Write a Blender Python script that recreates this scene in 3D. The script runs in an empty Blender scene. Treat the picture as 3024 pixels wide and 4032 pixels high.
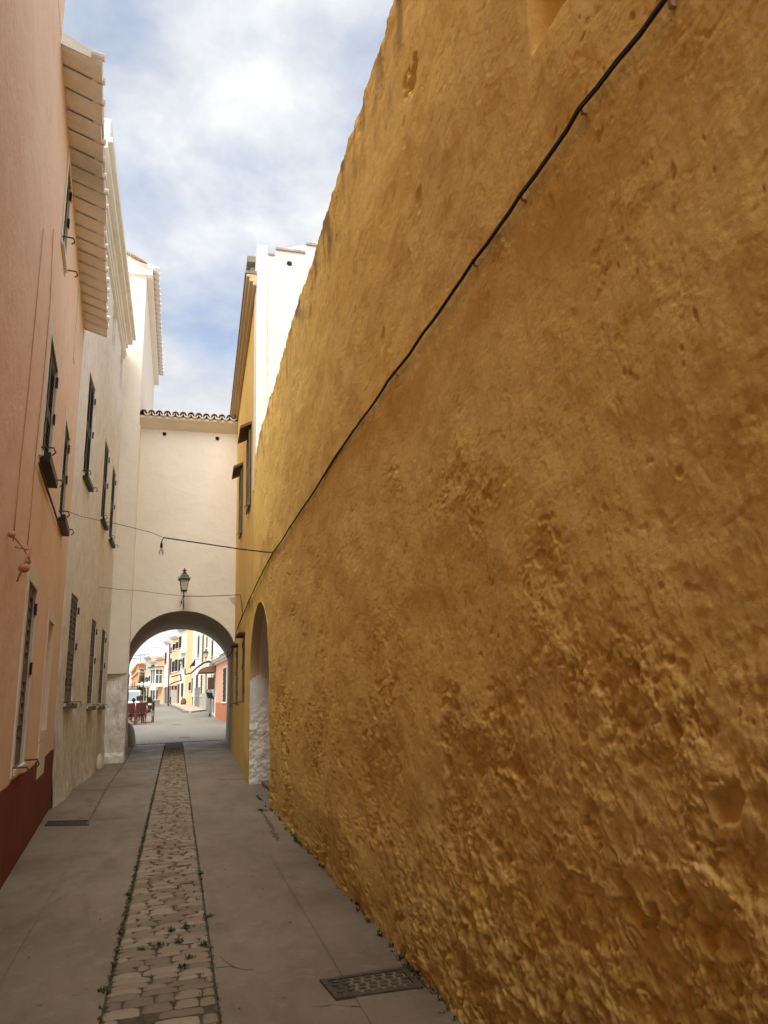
import bpy, bmesh, math, random
import numpy as np
from mathutils import Vector, Matrix
random.seed(7); rng = np.random.default_rng(11)
scene = bpy.context.scene
col = scene.collection

# ------------------------------------------------------------------ camera model (street runs along +Y)
F = 2800.0; H = 1.5
def _cam(vp=(695, 2757), roll=-0.0387):
    dy = np.array([(vp[0]-1512)/F, -(vp[1]-2016)/F, -1.]); dy /= np.linalg.norm(dy)
    c = -(roll*dy[0]+dy[1])/dy[2]
    u = np.array([roll, 1, c]); u /= np.linalg.norm(u)
    return np.array([np.cross(dy, u), dy, u])
M = _cam(); O = np.array([0, 0, H])
def ray(px, py): return M @ np.array([(px-1512)/F, -(py-2016)/F, -1.])
def gnd(px, py, z=0.0):
    d = ray(px, py); return O + d*((z-H)/d[2])
def atY(px, py, Y):
    d = ray(px, py); return O + d*(Y/d[1])
KS = .015
def gs(px, py):
    d = ray(px, py); t = (H+KS*30)/(KS*d[1]-d[2]); return O+d*t
def gz(Y): return min(2.2, KS*max(0, Y-30))
def z1(x, y): return 460+x/3.318, 2380+y/3.318
def z6(x, y): return 450+x/2.37, 1500+y/2.37
def z8(x, y): return 850+x/2.457, 2250+y/2.457
def z9(x, y): return 490+x/5.397, 2450+y/5.397
def z10(x, y): return 660+x/5.396, 2450+y/5.396

cd = bpy.data.cameras.new('camera'); co = bpy.data.objects.new('camera', cd); col.objects.link(co)
cd.sensor_fit = 'VERTICAL'; cd.sensor_height = 36; cd.lens = F/4032*36; cd.clip_end = 3000; cd.clip_start = .05
mw = Matrix.Identity(4)
for i in range(3):
    for j in range(3): mw[i][j] = M[i][j]
mw.translation = Vector(O); co.matrix_world = mw
scene.camera = co

# ------------------------------------------------------------------ materials
def newmat(name):
    m = bpy.data.materials.new(name); m.use_nodes = True
    nt = m.node_tree; b = nt.nodes['Principled BSDF']
    return m, nt, b
def N(nt, t, **kw):
    n = nt.nodes.new(t)
    for k, v in kw.items():
        if k in n.inputs: n.inputs[k].default_value = v
        else: setattr(n, k, v)
    return n
def L(nt, a, b): nt.links.new(a, b)
def noise(nt, vec, scale, detail=6, rough=.6, dist=0):
    n = N(nt, 'ShaderNodeTexNoise'); n.inputs['Scale'].default_value = scale
    n.inputs['Detail'].default_value = detail; n.inputs['Roughness'].default_value = rough
    n.inputs['Distortion'].default_value = dist
    L(nt, vec, n.inputs['Vector']); return n.outputs['Fac']
def ramp(nt, fac, stops):
    r = N(nt, 'ShaderNodeValToRGB'); L(nt, fac, r.inputs['Fac'])
    e = r.color_ramp.elements
    while len(e) < len(stops): e.new(.5)
    for i, (p, c) in enumerate(stops):
        e[i].position = p; e[i].color = (c, c, c, 1) if not hasattr(c, '__len__') else tuple(c)+(1,)
    return r.outputs['Color']
def mix(nt, fac, a, b, mode='MIX'):
    m = N(nt, 'ShaderNodeMix'); m.data_type = 'RGBA'; m.blend_type = mode
    for s, v in ((m.inputs[0], fac), (m.inputs[6], a), (m.inputs[7], b)):
        if hasattr(v, 'links'): L(nt, v, s)
        elif hasattr(v, '__len__'): s.default_value = tuple(v)+(1,)
        else: s.default_value = v
    return m.outputs[2]
def coords(nt, scale=(1, 1, 1)):
    tc = N(nt, 'ShaderNodeTexCoord'); mp = N(nt, 'ShaderNodeMapping')
    mp.inputs['Scale'].default_value = scale; L(nt, tc.outputs['Object'], mp.inputs['Vector'])
    return mp.outputs['Vector']
def plaster(name, c1, c2, rough=.9, bump=.4, stain=None, stain_amt=.5, scale=1.0, streak=True, dist=.01):
    m, nt, b = newmat(name)
    v = coords(nt); vs = coords(nt, (5, 5, .55))
    big = ramp(nt, noise(nt, v, .7*scale, 8, .62), [(.35, 0), (.68, 1)])
    c = mix(nt, big, c1, c2)
    if stain:
        f = ramp(nt, noise(nt, v, 1.9*scale, 10, .75, .3), [(.52, 0), (.68, 1)])
        ma = N(nt, 'ShaderNodeMath', operation='MULTIPLY'); L(nt, f, ma.inputs[0]); ma.inputs[1].default_value = stain_amt
        c = mix(nt, ma.outputs[0], c, stain)
        if streak:
            f = ramp(nt, noise(nt, vs, 1.1, 6, .65), [(.56, 0), (.78, 1)])
            ma = N(nt, 'ShaderNodeMath', operation='MULTIPLY'); L(nt, f, ma.inputs[0]); ma.inputs[1].default_value = stain_amt*.6
            c = mix(nt, ma.outputs[0], c, stain)
    g1 = ramp(nt, noise(nt, v, 55, 6, .8), [(.35, .95), (.65, 1.04)])
    g2_ = ramp(nt, noise(nt, coords(nt, (9, 9, 2.2)), 1.3, 8, .8, .6), [(.60, 1.0), (.72, .86)])
    g3 = ramp(nt, noise(nt, v, 7, 10, .85, .8), [(.66, 1.0), (.70, .80)])
    for g_ in (g1, g2_, g3): c = mix(nt, 1.0, c, g_, 'MULTIPLY')
    L(nt, c, b.inputs['Base Color']); b.inputs['Roughness'].default_value = rough
    b.inputs['Specular IOR Level'].default_value = .15
    h1 = noise(nt, v, 2.4, 4, .6); h2 = noise(nt, v, 28, 9, .7)
    bu = N(nt, 'ShaderNodeBump'); bu.inputs['Strength'].default_value = bump; bu.inputs['Distance'].default_value = dist*5
    L(nt, h1, bu.inputs['Height'])
    bu2 = N(nt, 'ShaderNodeBump'); bu2.inputs['Strength'].default_value = bump; bu2.inputs['Distance'].default_value = dist
    L(nt, h2, bu2.inputs['Height']); L(nt, bu.outputs[0], bu2.inputs['Normal']); L(nt, bu2.outputs[0], b.inputs['Normal'])
    return m
def flat(name, c, rough=.6, metal=0, vary=.25, scale=6, bump=.1):
    m, nt, b = newmat(name); v = coords(nt)
    f = ramp(nt, noise(nt, v, scale, 6, .7), [(.3, 0), (.7, 1)])
    L(nt, mix(nt, f, [x*(1-vary) for x in c], [min(1, x*(1+vary)) for x in c]), b.inputs['Base Color'])
    b.inputs['Roughness'].default_value = rough; b.inputs['Metallic'].default_value = metal
    b.inputs['Specular IOR Level'].default_value = .3
    if bump:
        bu = N(nt, 'ShaderNodeBump'); bu.inputs['Strength'].default_value = bump; bu.inputs['Distance'].default_value = .01
        L(nt, noise(nt, v, scale*6, 5, .6), bu.inputs['Height']); L(nt, bu.outputs[0], b.inputs['Normal'])
    return m
def glass(name, c=(.9, .9, .9), rough=.05, alpha=None):
    m, nt, b = newmat(name)
    b.inputs['Base Color'].default_value = tuple(c)+(1,); b.inputs['Roughness'].default_value = rough
    b.inputs['Transmission Weight'].default_value = 1.0; b.inputs['IOR'].default_value = 1.3
    return m

MT = {}
def setup_materials():
    # ochre wall: colour follows the coats of paint and where the top coat has come off, plus darker pits and nicks
    m, nt, b = newmat('ochre_render'); v = coords(nt); vs = coords(nt, (6, 3.5, .7))
    c = mix(nt, ramp(nt, noise(nt, v, .8, 9, .62), [(.36, 0), (.66, 1)]), (.85, .565, .155), (.89, .65, .225))
    c = mix(nt, ramp(nt, noise(nt, v, 3.2, 10, .72, .4), [(.46, 0), (.70, .45)]), c, (.80, .485, .105))
    c = mix(nt, ramp(nt, noise(nt, v, 11, 8, .75, .5), [(.5, 0), (.72, .6)]), c, (.89, .69, .33))
    c = mix(nt, ramp(nt, noise(nt, vs, 1.5, 7, .7), [(.52, 0), (.75, .55)]), c, (.70, .44, .12))
    c = mix(nt, ramp(nt, noise(nt, v, 38, 8, .8, .3), [(.50, 0), (.66, .45)]), c, (.64, .40, .10))
    c = mix(nt, ramp(nt, noise(nt, v, 75, 6, .8), [(.55, 0), (.68, .5)]), c, (.88, .72, .40))
    at = N(nt, 'ShaderNodeAttribute', attribute_name='worn_pits')
    c = mix(nt, at.outputs['Fac'], c, (.68, .42, .10))
    tc_ = N(nt, 'ShaderNodeTexCoord'); sp_ = N(nt, 'ShaderNodeSeparateXYZ'); L(nt, tc_.outputs['Object'], sp_.inputs[0])
    md_ = N(nt, 'ShaderNodeMath', operation='MULTIPLY_ADD'); L(nt, noise(nt, v, 2.0, 8, .7), md_.inputs[0]); md_.inputs[1].default_value = -.9; L(nt, sp_.outputs['Z'], md_.inputs[2])
    c = mix(nt, ramp(nt, md_.outputs[0], [(.0, .55), (.07, .0)]), c, (.52, .33, .11))
    at2 = N(nt, 'ShaderNodeAttribute', attribute_name='lichen')
    c = mix(nt, at2.outputs['Fac'], c, (.23, .15, .085))
    L(nt, c, b.inputs['Base Color']); b.inputs['Roughness'].default_value = .93; b.inputs['Specular IOR Level'].default_value = .12
    bu = N(nt, 'ShaderNodeBump'); bu.inputs['Strength'].default_value = .9; bu.inputs['Distance'].default_value = .007
    L(nt, noise(nt, v, 45, 10, .75), bu.inputs['Height']); L(nt, bu.outputs[0], b.inputs['Normal'])
    MT['ochre'] = m
    MT['yellow'] = plaster('yellow_plaster', (.72, .45, .13), (.78, .52, .18), stain=(.55, .3, .08), stain_amt=.45)
    MT['pink'] = plaster('pink_plaster', (.80, .575, .43), (.85, .64, .50), stain=(.70, .46, .31), stain_amt=.5, bump=.55)
    MT['maroon'] = plaster('maroon_paint', (.185, .045, .024), (.22, .058, .032), stain=(.10, .022, .012), stain_amt=.4, bump=.2)
    MT['white'] = plaster('white_lime', (.80, .78, .71), (.86, .84, .78), stain=(.60, .54, .43), stain_amt=.4, bump=.55)
    # old white wall: grey-green blotches where the limewash has weathered, densest low down
    m = plaster('weathered_lime', (.81, .795, .745), (.87, .86, .82), stain=(.68, .64, .54), stain_amt=.35, bump=.8)
    nt = m.node_tree; b = nt.nodes['Principled BSDF']; old = b.inputs['Base Color'].links[0].from_socket
    v = coords(nt, (3, 3, 1.5)); tc = N(nt, 'ShaderNodeTexCoord'); sp = N(nt, 'ShaderNodeSeparateXYZ'); L(nt, tc.outputs['Object'], sp.inputs[0])
    mr = N(nt, 'ShaderNodeMapRange'); L(nt, sp.outputs['Z'], mr.inputs[0])
    for i, x in enumerate((0.0, 3.4, 1.0, .0)): mr.inputs[i+1].default_value = x
    nn = noise(nt, v, 1.6, 12, .78, .3); ad = N(nt, 'ShaderNodeMath', operation='MULTIPLY_ADD'); L(nt, mr.outputs[0], ad.inputs[0]); ad.inputs[1].default_value = .16; L(nt, nn, ad.inputs[2])
    f = ramp(nt, ad.outputs[0], [(.51, 0), (.70, .75)])
    L(nt, mix(nt, f, old, (.48, .44, .32)), b.inputs['Base Color']); MT['oldwhite'] = m
    MT['cream'] = plaster('cream_plaster', (.83, .785, .685), (.87, .83, .74), stain=(.77, .71, .60), stain_amt=.35, bump=.5)
    MT['bright'] = plaster('bright_white', (.74, .72, .67), (.79, .775, .72), stain=(.66, .63, .56), stain_amt=.3, bump=.5)
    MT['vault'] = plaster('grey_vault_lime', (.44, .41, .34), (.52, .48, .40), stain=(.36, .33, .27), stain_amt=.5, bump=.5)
    MT['surround'] = plaster('surround_lime', (.70, .64, .53), (.76, .71, .60), stain=(.6, .5, .4), stain_amt=.3, bump=.3)
    MT['blind'] = plaster('blind_fill', (.50, .46, .38), (.56, .52, .43), stain=(.42, .38, .3), stain_amt=.3, bump=.3)
    MT['eave'] = plaster('eave_lime', (.80, .77, .73), (.86, .84, .80), stain=(.62, .58, .53), stain_amt=.5, bump=.4, streak=False)
    MT['soffit'] = plaster('ochre_soffit', (.58, .42, .23), (.64, .48, .27), stain=(.48, .34, .18), stain_amt=.4, bump=.3)
    MT['shutter'] = flat('dark_shutter_paint', (.045, .042, .034), .6)
    MT['shutter_grey'] = flat('grey_shutter_paint', (.15, .135, .105), .65)
    MT['shutter_green'] = flat('green_shutter_paint', (.018, .026, .022), .6)
    MT['dark'] = flat('dark_interior', (.02, .018, .016), .8, bump=0)
    MT['iron'] = flat('black_iron', (.03, .028, .025), .5, .5)
    MT['rust'] = flat('rusty_iron', (.10, .075, .055), .8, .3, .4, 14)
    MT['lampgreen'] = flat('lamp_green_paint', (.045, .07, .05), .45)
    MT['lampglass'] = flat('frosted_lamp_glass', (.62, .56, .43), .3, bump=0, vary=.05)
    MT['glass'] = glass('bulb_glass')
    MT['pane'] = flat('window_pane', (.10, .12, .12), .12, bump=0, vary=.1)
    MT['cable'] = flat('black_cable', (.022, .019, .016), .7)
    MT['pinkcable'] = flat('painted_cable', (.46, .24, .14), .8)
    MT['beige'] = flat('painted_joint', (.5, .3, .15), .8)
    MT['wood'] = flat('red_wood', (.15, .045, .022), .55)
    MT['maroon_cloth'] = flat('maroon_canvas', (.065, .013, .012), .85)
    MT['brown'] = flat('brown_awning', (.16, .09, .05), .8)
    MT['brownwood'] = flat('brown_wood', (.075, .035, .022), .7)
    MT['whitecar'] = flat('white_car_paint', (.75, .76, .76), .25, bump=0, vary=.03)
    MT['carglass'] = flat('windscreen', (.12, .17, .18), .08, bump=0, vary=.1)
    MT['rubber'] = flat('rubber', (.02, .02, .02), .85)
    MT['black'] = flat('black_plastic', (.02, .022, .02), .5)
    MT['shirt'] = flat('white_shirt', (.72, .66, .66), .9, vary=.06)
    MT['shirt2'] = flat('pale_pink_shirt', (.66, .45, .42), .9, vary=.06)
    MT['trousers'] = flat('dark_trousers', (.05, .05, .07), .9)
    MT['skin'] = flat('skin', (.45, .27, .19), .6, vary=.08, bump=0)
    MT['hair_dark'] = flat('dark_hair', (.025, .017, .013), .7, scale=30)
    MT['hair_brown'] = flat('brown_hair', (.12, .06, .035), .7, scale=30)
    MT['hair_blond'] = flat('blond_hair', (.34, .22, .12), .7, scale=30)
    MT['stonebox'] = flat('grey_stone', (.22, .21, .18), .9)
    MT['leaf'] = flat('weed_leaf', (.055, .075, .022), .7, vary=.45, scale=9)
    MT['moss'] = flat('dry_moss', (.05, .042, .02), .9, vary=.5, scale=9)
    MT['crack'] = flat('crack_dirt', (.105, .086, .062), .95, vary=.3, scale=20)
    MT['dirt'] = flat('joint_dirt', (.075, .060, .038), .95, vary=.4, scale=20)
    MT['grate'] = flat('cast_iron_cover', (.085, .070, .052), .6, .35, .35, 25)
    MT['globe'] = flat('white_globe', (.82, .82, .78), .3, bump=0, vary=.02)
    # roof tile
    m, nt, b = newmat('old_roof_tile'); v = coords(nt)
    c = mix(nt, ramp(nt, noise(nt, v, 2.5, 8, .7), [(.4, 0), (.62, 1)]), (.42, .25, .19), (.50, .43, .35))
    c = mix(nt, ramp(nt, noise(nt, v, 7, 8, .75), [(.5, 0), (.62, .6)]), c, (.12, .105, .09))
    L(nt, c, b.inputs['Base Color']); b.inputs['Roughness'].default_value = .95; MT['tile'] = m
    # concrete lanes
    m, nt, b = newmat('worn_concrete'); v = coords(nt); v2 = coords(nt, (2.2, .8, 1))
    c = mix(nt, ramp(nt, noise(nt, v, .55, 8, .6), [(.38, 0), (.64, 1)]), (.148, .118, .082), (.215, .175, .125))
    c = mix(nt, ramp(nt, noise(nt, v2, 1.3, 9, .7, .3), [(.47, 0), (.66, .7)]), c, (.108, .083, .055))
    c = mix(nt, ramp(nt, noise(nt, v, 6, 9, .75), [(.52, 0), (.74, .4)]), c, (.31, .265, .20))
    c = mix(nt, ramp(nt, noise(nt, v, 60, 3, .6), [(.62, 0), (.7, .6)]), c, (.12, .095, .07))
    # dark spots
    vo = N(nt, 'ShaderNodeTexVoronoi'); vo.inputs['Scale'].default_value = 3.2; L(nt, v, vo.inputs['Vector'])
    c = mix(nt, ramp(nt, vo.outputs['Distance'], [(.03, .6), (.05, 0)]), c, (.09, .07, .05))
    L(nt, c, b.inputs['Base Color'])
    L(nt, ramp(nt, noise(nt, v, 1.1, 5, .6), [(.35, .5), (.65, .75)]), b.inputs['Roughness'])
    b.inputs['Specular IOR Level'].default_value = .35
    bu = N(nt, 'ShaderNodeBump'); bu.inputs['Strength'].default_value = .4; bu.inputs['Distance'].default_value = .006
    L(nt, noise(nt, v, 40, 9, .7), bu.inputs['Height']); L(nt, bu.outputs[0], b.inputs['Normal']); MT['concrete'] = m
    m = m.copy(); m.name = 'scored_concrete'; nt = m.node_tree; b = nt.nodes['Principled BSDF']
    w = N(nt, 'ShaderNodeTexChecker'); w.inputs['Scale'].default_value = 34; L(nt, coords(nt), w.inputs['Vector'])
    bu = N(nt, 'ShaderNodeBump'); bu.inputs['Strength'].default_value = .5; bu.inputs['Distance'].default_value = .004
    L(nt, w.outputs['Fac'], bu.inputs['Height']); L(nt, bu.outputs[0], b.inputs['Normal']); MT['scored'] = m
    # asphalt beyond the arch
    m, nt, b = newmat('pale_asphalt'); v = coords(nt, (1, .25, 1))
    c = mix(nt, ramp(nt, noise(nt, v, .35, 8, .6), [(.38, 0), (.64, 1)]), (.165, .152, .125), (.215, .20, .168))
    c = mix(nt, ramp(nt, noise(nt, v, 2, 9, .7), [(.52, 0), (.7, .5)]), c, (.12, .115, .10))
    L(nt, c, b.inputs['Base Color']); b.inputs['Roughness'].default_value = .8; MT['asphalt'] = m
    # cobbles : colour per stone
    m, nt, b = newmat('cobblestone'); v = coords(nt)
    at = N(nt, 'ShaderNodeAttribute', attribute_name='tone')
    c = ramp(nt, at.outputs['Fac'], [(0, (.14, .11, .07)), (.4, (.20, .162, .108)), (.75, (.25, .207, .145)), (.92, (.30, .25, .18)), (1, (.22, .14, .09))])
    c = mix(nt, ramp(nt, noise(nt, v, 18, 8, .7), [(.42, 0), (.7, .6)]), c, (.19, .145, .095))
    L(nt, c, b.inputs['Base Color']); b.inputs['Roughness'].default_value = .75; b.inputs['Specular IOR Level'].default_value = .3
    bu = N(nt, 'ShaderNodeBump'); bu.inputs['Strength'].default_value = .5; bu.inputs['Distance'].default_value = .006
    L(nt, noise(nt, v, 50, 8, .7), bu.inputs['Height']); L(nt, bu.outputs[0], b.inputs['Normal']); MT['cobble'] = m
    # far facades
    for k, c in dict(f_pink=(.80, .40, .26), f_plinth=(.50, .19, .10), f_white=(.82, .80, .74), f_cream=(.78, .70, .52),
                     f_yellow=(.80, .62, .33), f_peach=(.80, .52, .30), f_orange=(.80, .42, .20), f_red=(.28, .05, .03),
                     f_grey=(.25, .24, .21), f_lgrey=(.45, .43, .38), f_sidewalk=(.46, .37, .29), f_beige=(.62, .54, .40)).items():
        MT[k] = plaster(k+'_render', [x*.96 for x in c], [min(.88, x*1.04) for x in c], stain=[x*.75 for x in c], stain_amt=.3, bump=.2)
setup_materials()

# ------------------------------------------------------------------ object helpers
def tag(o, label=None, cat=None, group=None, kind=None):
    if label: o['label'] = label
    if cat: o['category'] = cat
    if group: o['group'] = group
    if kind: o['kind'] = kind
    return o
def empty(name, loc, label, cat, group=None):
    o = bpy.data.objects.new(name, None); col.objects.link(o); o.location = Vector(loc)
    o.empty_display_size = .2
    return tag(o, label, cat, group)
def world_of(o):
    p = Vector((0, 0, 0))
    while o is not None: p = p + o.location; o = o.parent
    return p
class MB:
    def __init__(s): s.v = []; s.f = []; s.sm = False
    def quad(s, *p):
        i = len(s.v); s.v += [tuple(map(float, q)) for q in p]; s.f.append(tuple(range(i, i+len(p)))); return s
    def hexa(s, p):   # 8 corners: bottom 4 ccw, top 4
        i = len(s.v); s.v += [tuple(map(float, q)) for q in p]
        for f in ((0, 3, 2, 1), (4, 5, 6, 7), (0, 1, 5, 4), (1, 2, 6, 5), (2, 3, 7, 6), (3, 0, 4, 7)): s.f.append(tuple(i+k for k in f))
        return s
    def box(s, a, b):
        (x0, y0, z0), (x1, y1, z1) = a, b
        return s.hexa([(x0, y0, z0), (x1, y0, z0), (x1, y1, z0), (x0, y1, z0), (x0, y0, z1), (x1, y0, z1), (x1, y1, z1), (x0, y1, z1)])
    def bar(s, a, b, w, h=None, up=(0, 0, 1)):
        a = Vector(a); b = Vector(b); h = h or w; d = (b-a).normalized(); u = Vector(up)
        if abs(d.dot(u)) > .95: u = Vector((1, 0, 0))
        x = d.cross(u).normalized()*w/2; y = x.cross(d).normalized()*h/2
        return s.hexa([a-x-y, a+x-y, a+x+y, a-x+y, b-x-y, b+x-y, b+x+y, b-x+y])
    def fbox(s, fc, s0, s1, z0, z1, o0, o1):
        return s.hexa([fc.pt(s0, z0, o0), fc.pt(s1, z0, o0), fc.pt(s1, z0, o1), fc.pt(s0, z0, o1), fc.pt(s0, z1, o0), fc.pt(s1, z1, o0), fc.pt(s1, z1, o1), fc.pt(s0, z1, o1)])
    def tube(s, pts, r, n=8, cap=True):
        pts = [Vector(p) for p in pts]; R = r if hasattr(r, '__len__') else [r]*len(pts)
        base = len(s.v); prev = None
        for k, p in enumerate(pts):
            d = (pts[min(k+1, len(pts)-1)]-pts[max(k-1, 0)])
            d = d.normalized() if d.length > 0 else Vector((0, 0, 1))
            u = Vector((0, 0, 1)) if abs(d.z) < .9 else Vector((1, 0, 0))
            x = d.cross(u).normalized() if prev is None else (prev-d*prev.dot(d)).normalized()
            prev = x; y = d.cross(x)
            for j in range(n):
                a = 2*math.pi*j/n; q = p+(x*math.cos(a)+y*math.sin(a))*R[k]; s.v.append(tuple(q))
        for k in range(len(pts)-1):
            for j in range(n):
                a = base+k*n+j; b = base+k*n+(j+1) % n; s.f.append((a, b, b+n, a+n))
        if cap:
            s.f.append(tuple(base+j for j in range(n))[::-1]); s.f.append(tuple(base+(len(pts)-1)*n+j for j in range(n)))
        return s
    def lathe(s, c, prof, n=14, rot=0):
        c = Vector(c); base = len(s.v)
        for r, z in prof:
            for j in range(n):
                a = 2*math.pi*j/n+rot; s.v.append((c.x+r*math.cos(a), c.y+r*math.sin(a), c.z+z))
        for k in range(len(prof)-1):
            for j in range(n):
                a = base+k*n+j; b = base+k*n+(j+1) % n; s.f.append((a, b, b+n, a+n))
        return s
    def ball(s, c, r, n=12, m=8):
        r = r if hasattr(r, '__len__') else (r, r, r)
        base = len(s.v); c = Vector(c)
        for i in range(m+1):
            t = math.pi*i/m
            for j in range(n):
                a = 2*math.pi*j/n
                s.v.append((c.x+r[0]*math.sin(t)*math.cos(a), c.y+r[1]*math.sin(t)*math.sin(a), c.z-r[2]*math.cos(t)))
        for i in range(m):
            for j in range(n):
                a = base+i*n+j; b = base+i*n+(j+1) % n; s.f.append((a, b, b+n, a+n))
        return s
    def build(s, name, mat, parent=None, smooth=False, bevel=0, fix=True):
        org = world_of(parent) if parent else Vector((0, 0, 0))
        me = bpy.data.meshes.new(name)
        me.from_pydata([(x-org.x, y-org.y, z-org.z) for x, y, z in s.v], [], s.f)
        bm = bmesh.new(); bm.from_mesh(me)
        if smooth or bevel: bmesh.ops.remove_doubles(bm, verts=bm.verts, dist=1e-5)
        if fix: bmesh.ops.recalc_face_normals(bm, faces=bm.faces)
        bm.to_mesh(me); bm.free()
        me.materials.append(MT[mat] if isinstance(mat, str) else mat)
        if smooth: me.polygons.foreach_set('use_smooth', [True]*len(me.polygons))
        o = bpy.data.objects.new(name, me); col.objects.link(o)
        if parent: o.parent = parent
        if bevel:
            b = o.modifiers.new('bevel', 'BEVEL'); b.width = bevel; b.segments = 2
        return o
class Fac:
    """a vertical facade plane through two ground points; n points to the street"""
    def __init__(s, p0, p1, side):
        s.p = np.array(p0[:2], float); d = np.array(p1[:2], float)-s.p; s.len = float(np.linalg.norm(d)); s.t = d/s.len
        s.n = np.array([-s.t[1], s.t[0]]) * side
    def pt(s, a, z, o=0.0):
        q = s.p+s.t*a+s.n*o; return (q[0], q[1], z)
    def sz(s, px, py):
        d = ray(px, py); k = (s.n@s.p)/(s.n@d[:2]); q = O+d*k
        return float((q[:2]-s.p)@s.t), float(q[2])
def wallmesh(fc, s0, s1, z0, z1, holes=(), depth=6.0, skin=.3, mb=None, reveal=None):
    """front skin with real openings, closed block behind"""
    mb = mb or MB(); rv = reveal or skin-.02
    S = sorted({s0, s1, *[h[0] for h in holes], *[h[1] for h in holes]}); Z = sorted({z0, z1, *[h[2] for h in holes], *[h[3] for h in holes]})
    S = [x for x in S if s0 <= x <= s1]; Z = [x for x in Z if z0 <= x <= z1]
    for a, b in zip(S, S[1:]):
        for c, d in zip(Z, Z[1:]):
            ms, mz = (a+b)/2, (c+d)/2
            if any(h[0] < ms < h[1] and h[2] < mz < h[3] for h in holes): continue
            mb.quad(fc.pt(a, c), fc.pt(b, c), fc.pt(b, d), fc.pt(a, d))
    for h in holes:
        a, b, c, d = h[:4]; r = h[4] if len(h) > 4 else rv
        for q in (((a, c), (b, c)), ((b, c), (b, d)), ((b, d), (a, d)), ((a, d), (a, c))):
            (u, w), (x, y) = q; mb.quad(fc.pt(u, w), fc.pt(x, y), fc.pt(x, y, -r), fc.pt(u, w, -r))
        mb.quad(fc.pt(a, c, -r), fc.pt(b, c, -r), fc.pt(b, d, -r), fc.pt(a, d, -r))
    # sides, top, back
    mb.quad(fc.pt(s0, z0), fc.pt(s0, z1), fc.pt(s0, z1, -depth), fc.pt(s0, z0, -depth))
    mb.quad(fc.pt(s1, z0), fc.pt(s1, z1), fc.pt(s1, z1, -depth), fc.pt(s1, z0, -depth))
    mb.quad(fc.pt(s0, z1), fc.pt(s1, z1), fc.pt(s1, z1, -depth), fc.pt(s0, z1, -depth))
    mb.quad(fc.pt(s0, z0, -depth), fc.pt(s1, z0, -depth), fc.pt(s1, z1, -depth), fc.pt(s0, z1, -depth))
    return mb
def shutter_mesh(fc, s0, s1, z0, z1, o, th=.035, slat=.06, mid=(.45, .55), rail=.05, slit=True):
    mb = MB(); w = rail; H_ = z1-z0
    mb.fbox(fc, s0, s0+w, z0, z1, o, o+th); mb.fbox(fc, s1-w, s1, z0, z1, o, o+th)
    m0, m1 = z0+H_*mid[0], z0+H_*mid[1]
    mb.fbox(fc, s0+w, s1-w, z0, z0+.13, o+.003, o+th-.003); mb.fbox(fc, s0+w, s1-w, z1-.09, z1, o+.003, o+th-.003); mb.fbox(fc, s0+w, s1-w, m0, m1, o+.003, o+th-.003)
    for a, b in ((z0+.13, m0), (m1, z1-.09)):
        n = max(1, int((b-a)/slat)); h = (b-a)/n
        for k in range(n):
            z = a+h*k
            p = [fc.pt(s0+w, z+.006, o+th-.006), fc.pt(s1-w, z+.006, o+th-.006), fc.pt(s1-w, z+h*.95, o+.004), fc.pt(s0+w, z+h*.95, o+.004)]
            q = [(x, y, zz+.010) for x, y, zz in p]
            mb.hexa(p+q)
    return mb
def window(house, fc, s0, s1, z0, z1, rev=.06, leaf=2, mat='shutter', slat=.065, surround=.0, sill=True, hooks=True, dark='dark', label=None, sillmat='surround', smat='surround', hwy=.05):
    """window part (dark opening lining) > shutter leaves, sill, hook, hinge"""
    mb = MB(); mb.fbox(fc, s0+.004, s1-.004, z0+.004, z1-.004, -rev-.015, -rev+.002)
    w = mb.build('window', dark, house)
    if label: w['label'] = label
    if surround:
        g = surround; m2 = MB()
        m2.fbox(fc, s0-g, s0, z0-g*.5, z1+g, -.01, .014); m2.fbox(fc, s1, s1+g, z0-g*.5, z1+g, -.01, .014)
        m2.fbox(fc, s0, s1, z1, z1+g, -.01, .014); m2.build('surround', smat, w)
    dw = (s1-s0)/leaf
    for k in range(leaf):
        a = s0+dw*k+.006; b = s0+dw*(k+1)-.006
        shutter_mesh(fc, a, b, z0+.02, z1-.006, -rev+.006, slat=slat).build('shutter', mat, w)
    if sill:
        MB().fbox(fc, s0-.05, s1+.05, z0-.05, z0, -.02, .035).build('sill', sillmat, w)
    if hooks:
        for s_ in (s0-.10, s1+.10):
            p = [fc.pt(s_, z0+.02, 0), fc.pt(s_, z0+.02, .13), fc.pt(s_, z0-.03, .15), fc.pt(s_, z0-.06, .12)]
            MB().tube(p, .009, 6).build('hook', 'rust', w)
    for k, (s_, z_) in enumerate(((s1, .85), (s1, .5), (s0, .15))):
        zz = z0+(z1-z0)*z_
        MB().fbox(fc, s_-.02, s_+.035, zz, zz+.12, .0, .022).build('hinge', 'iron', w)
    return w

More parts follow.
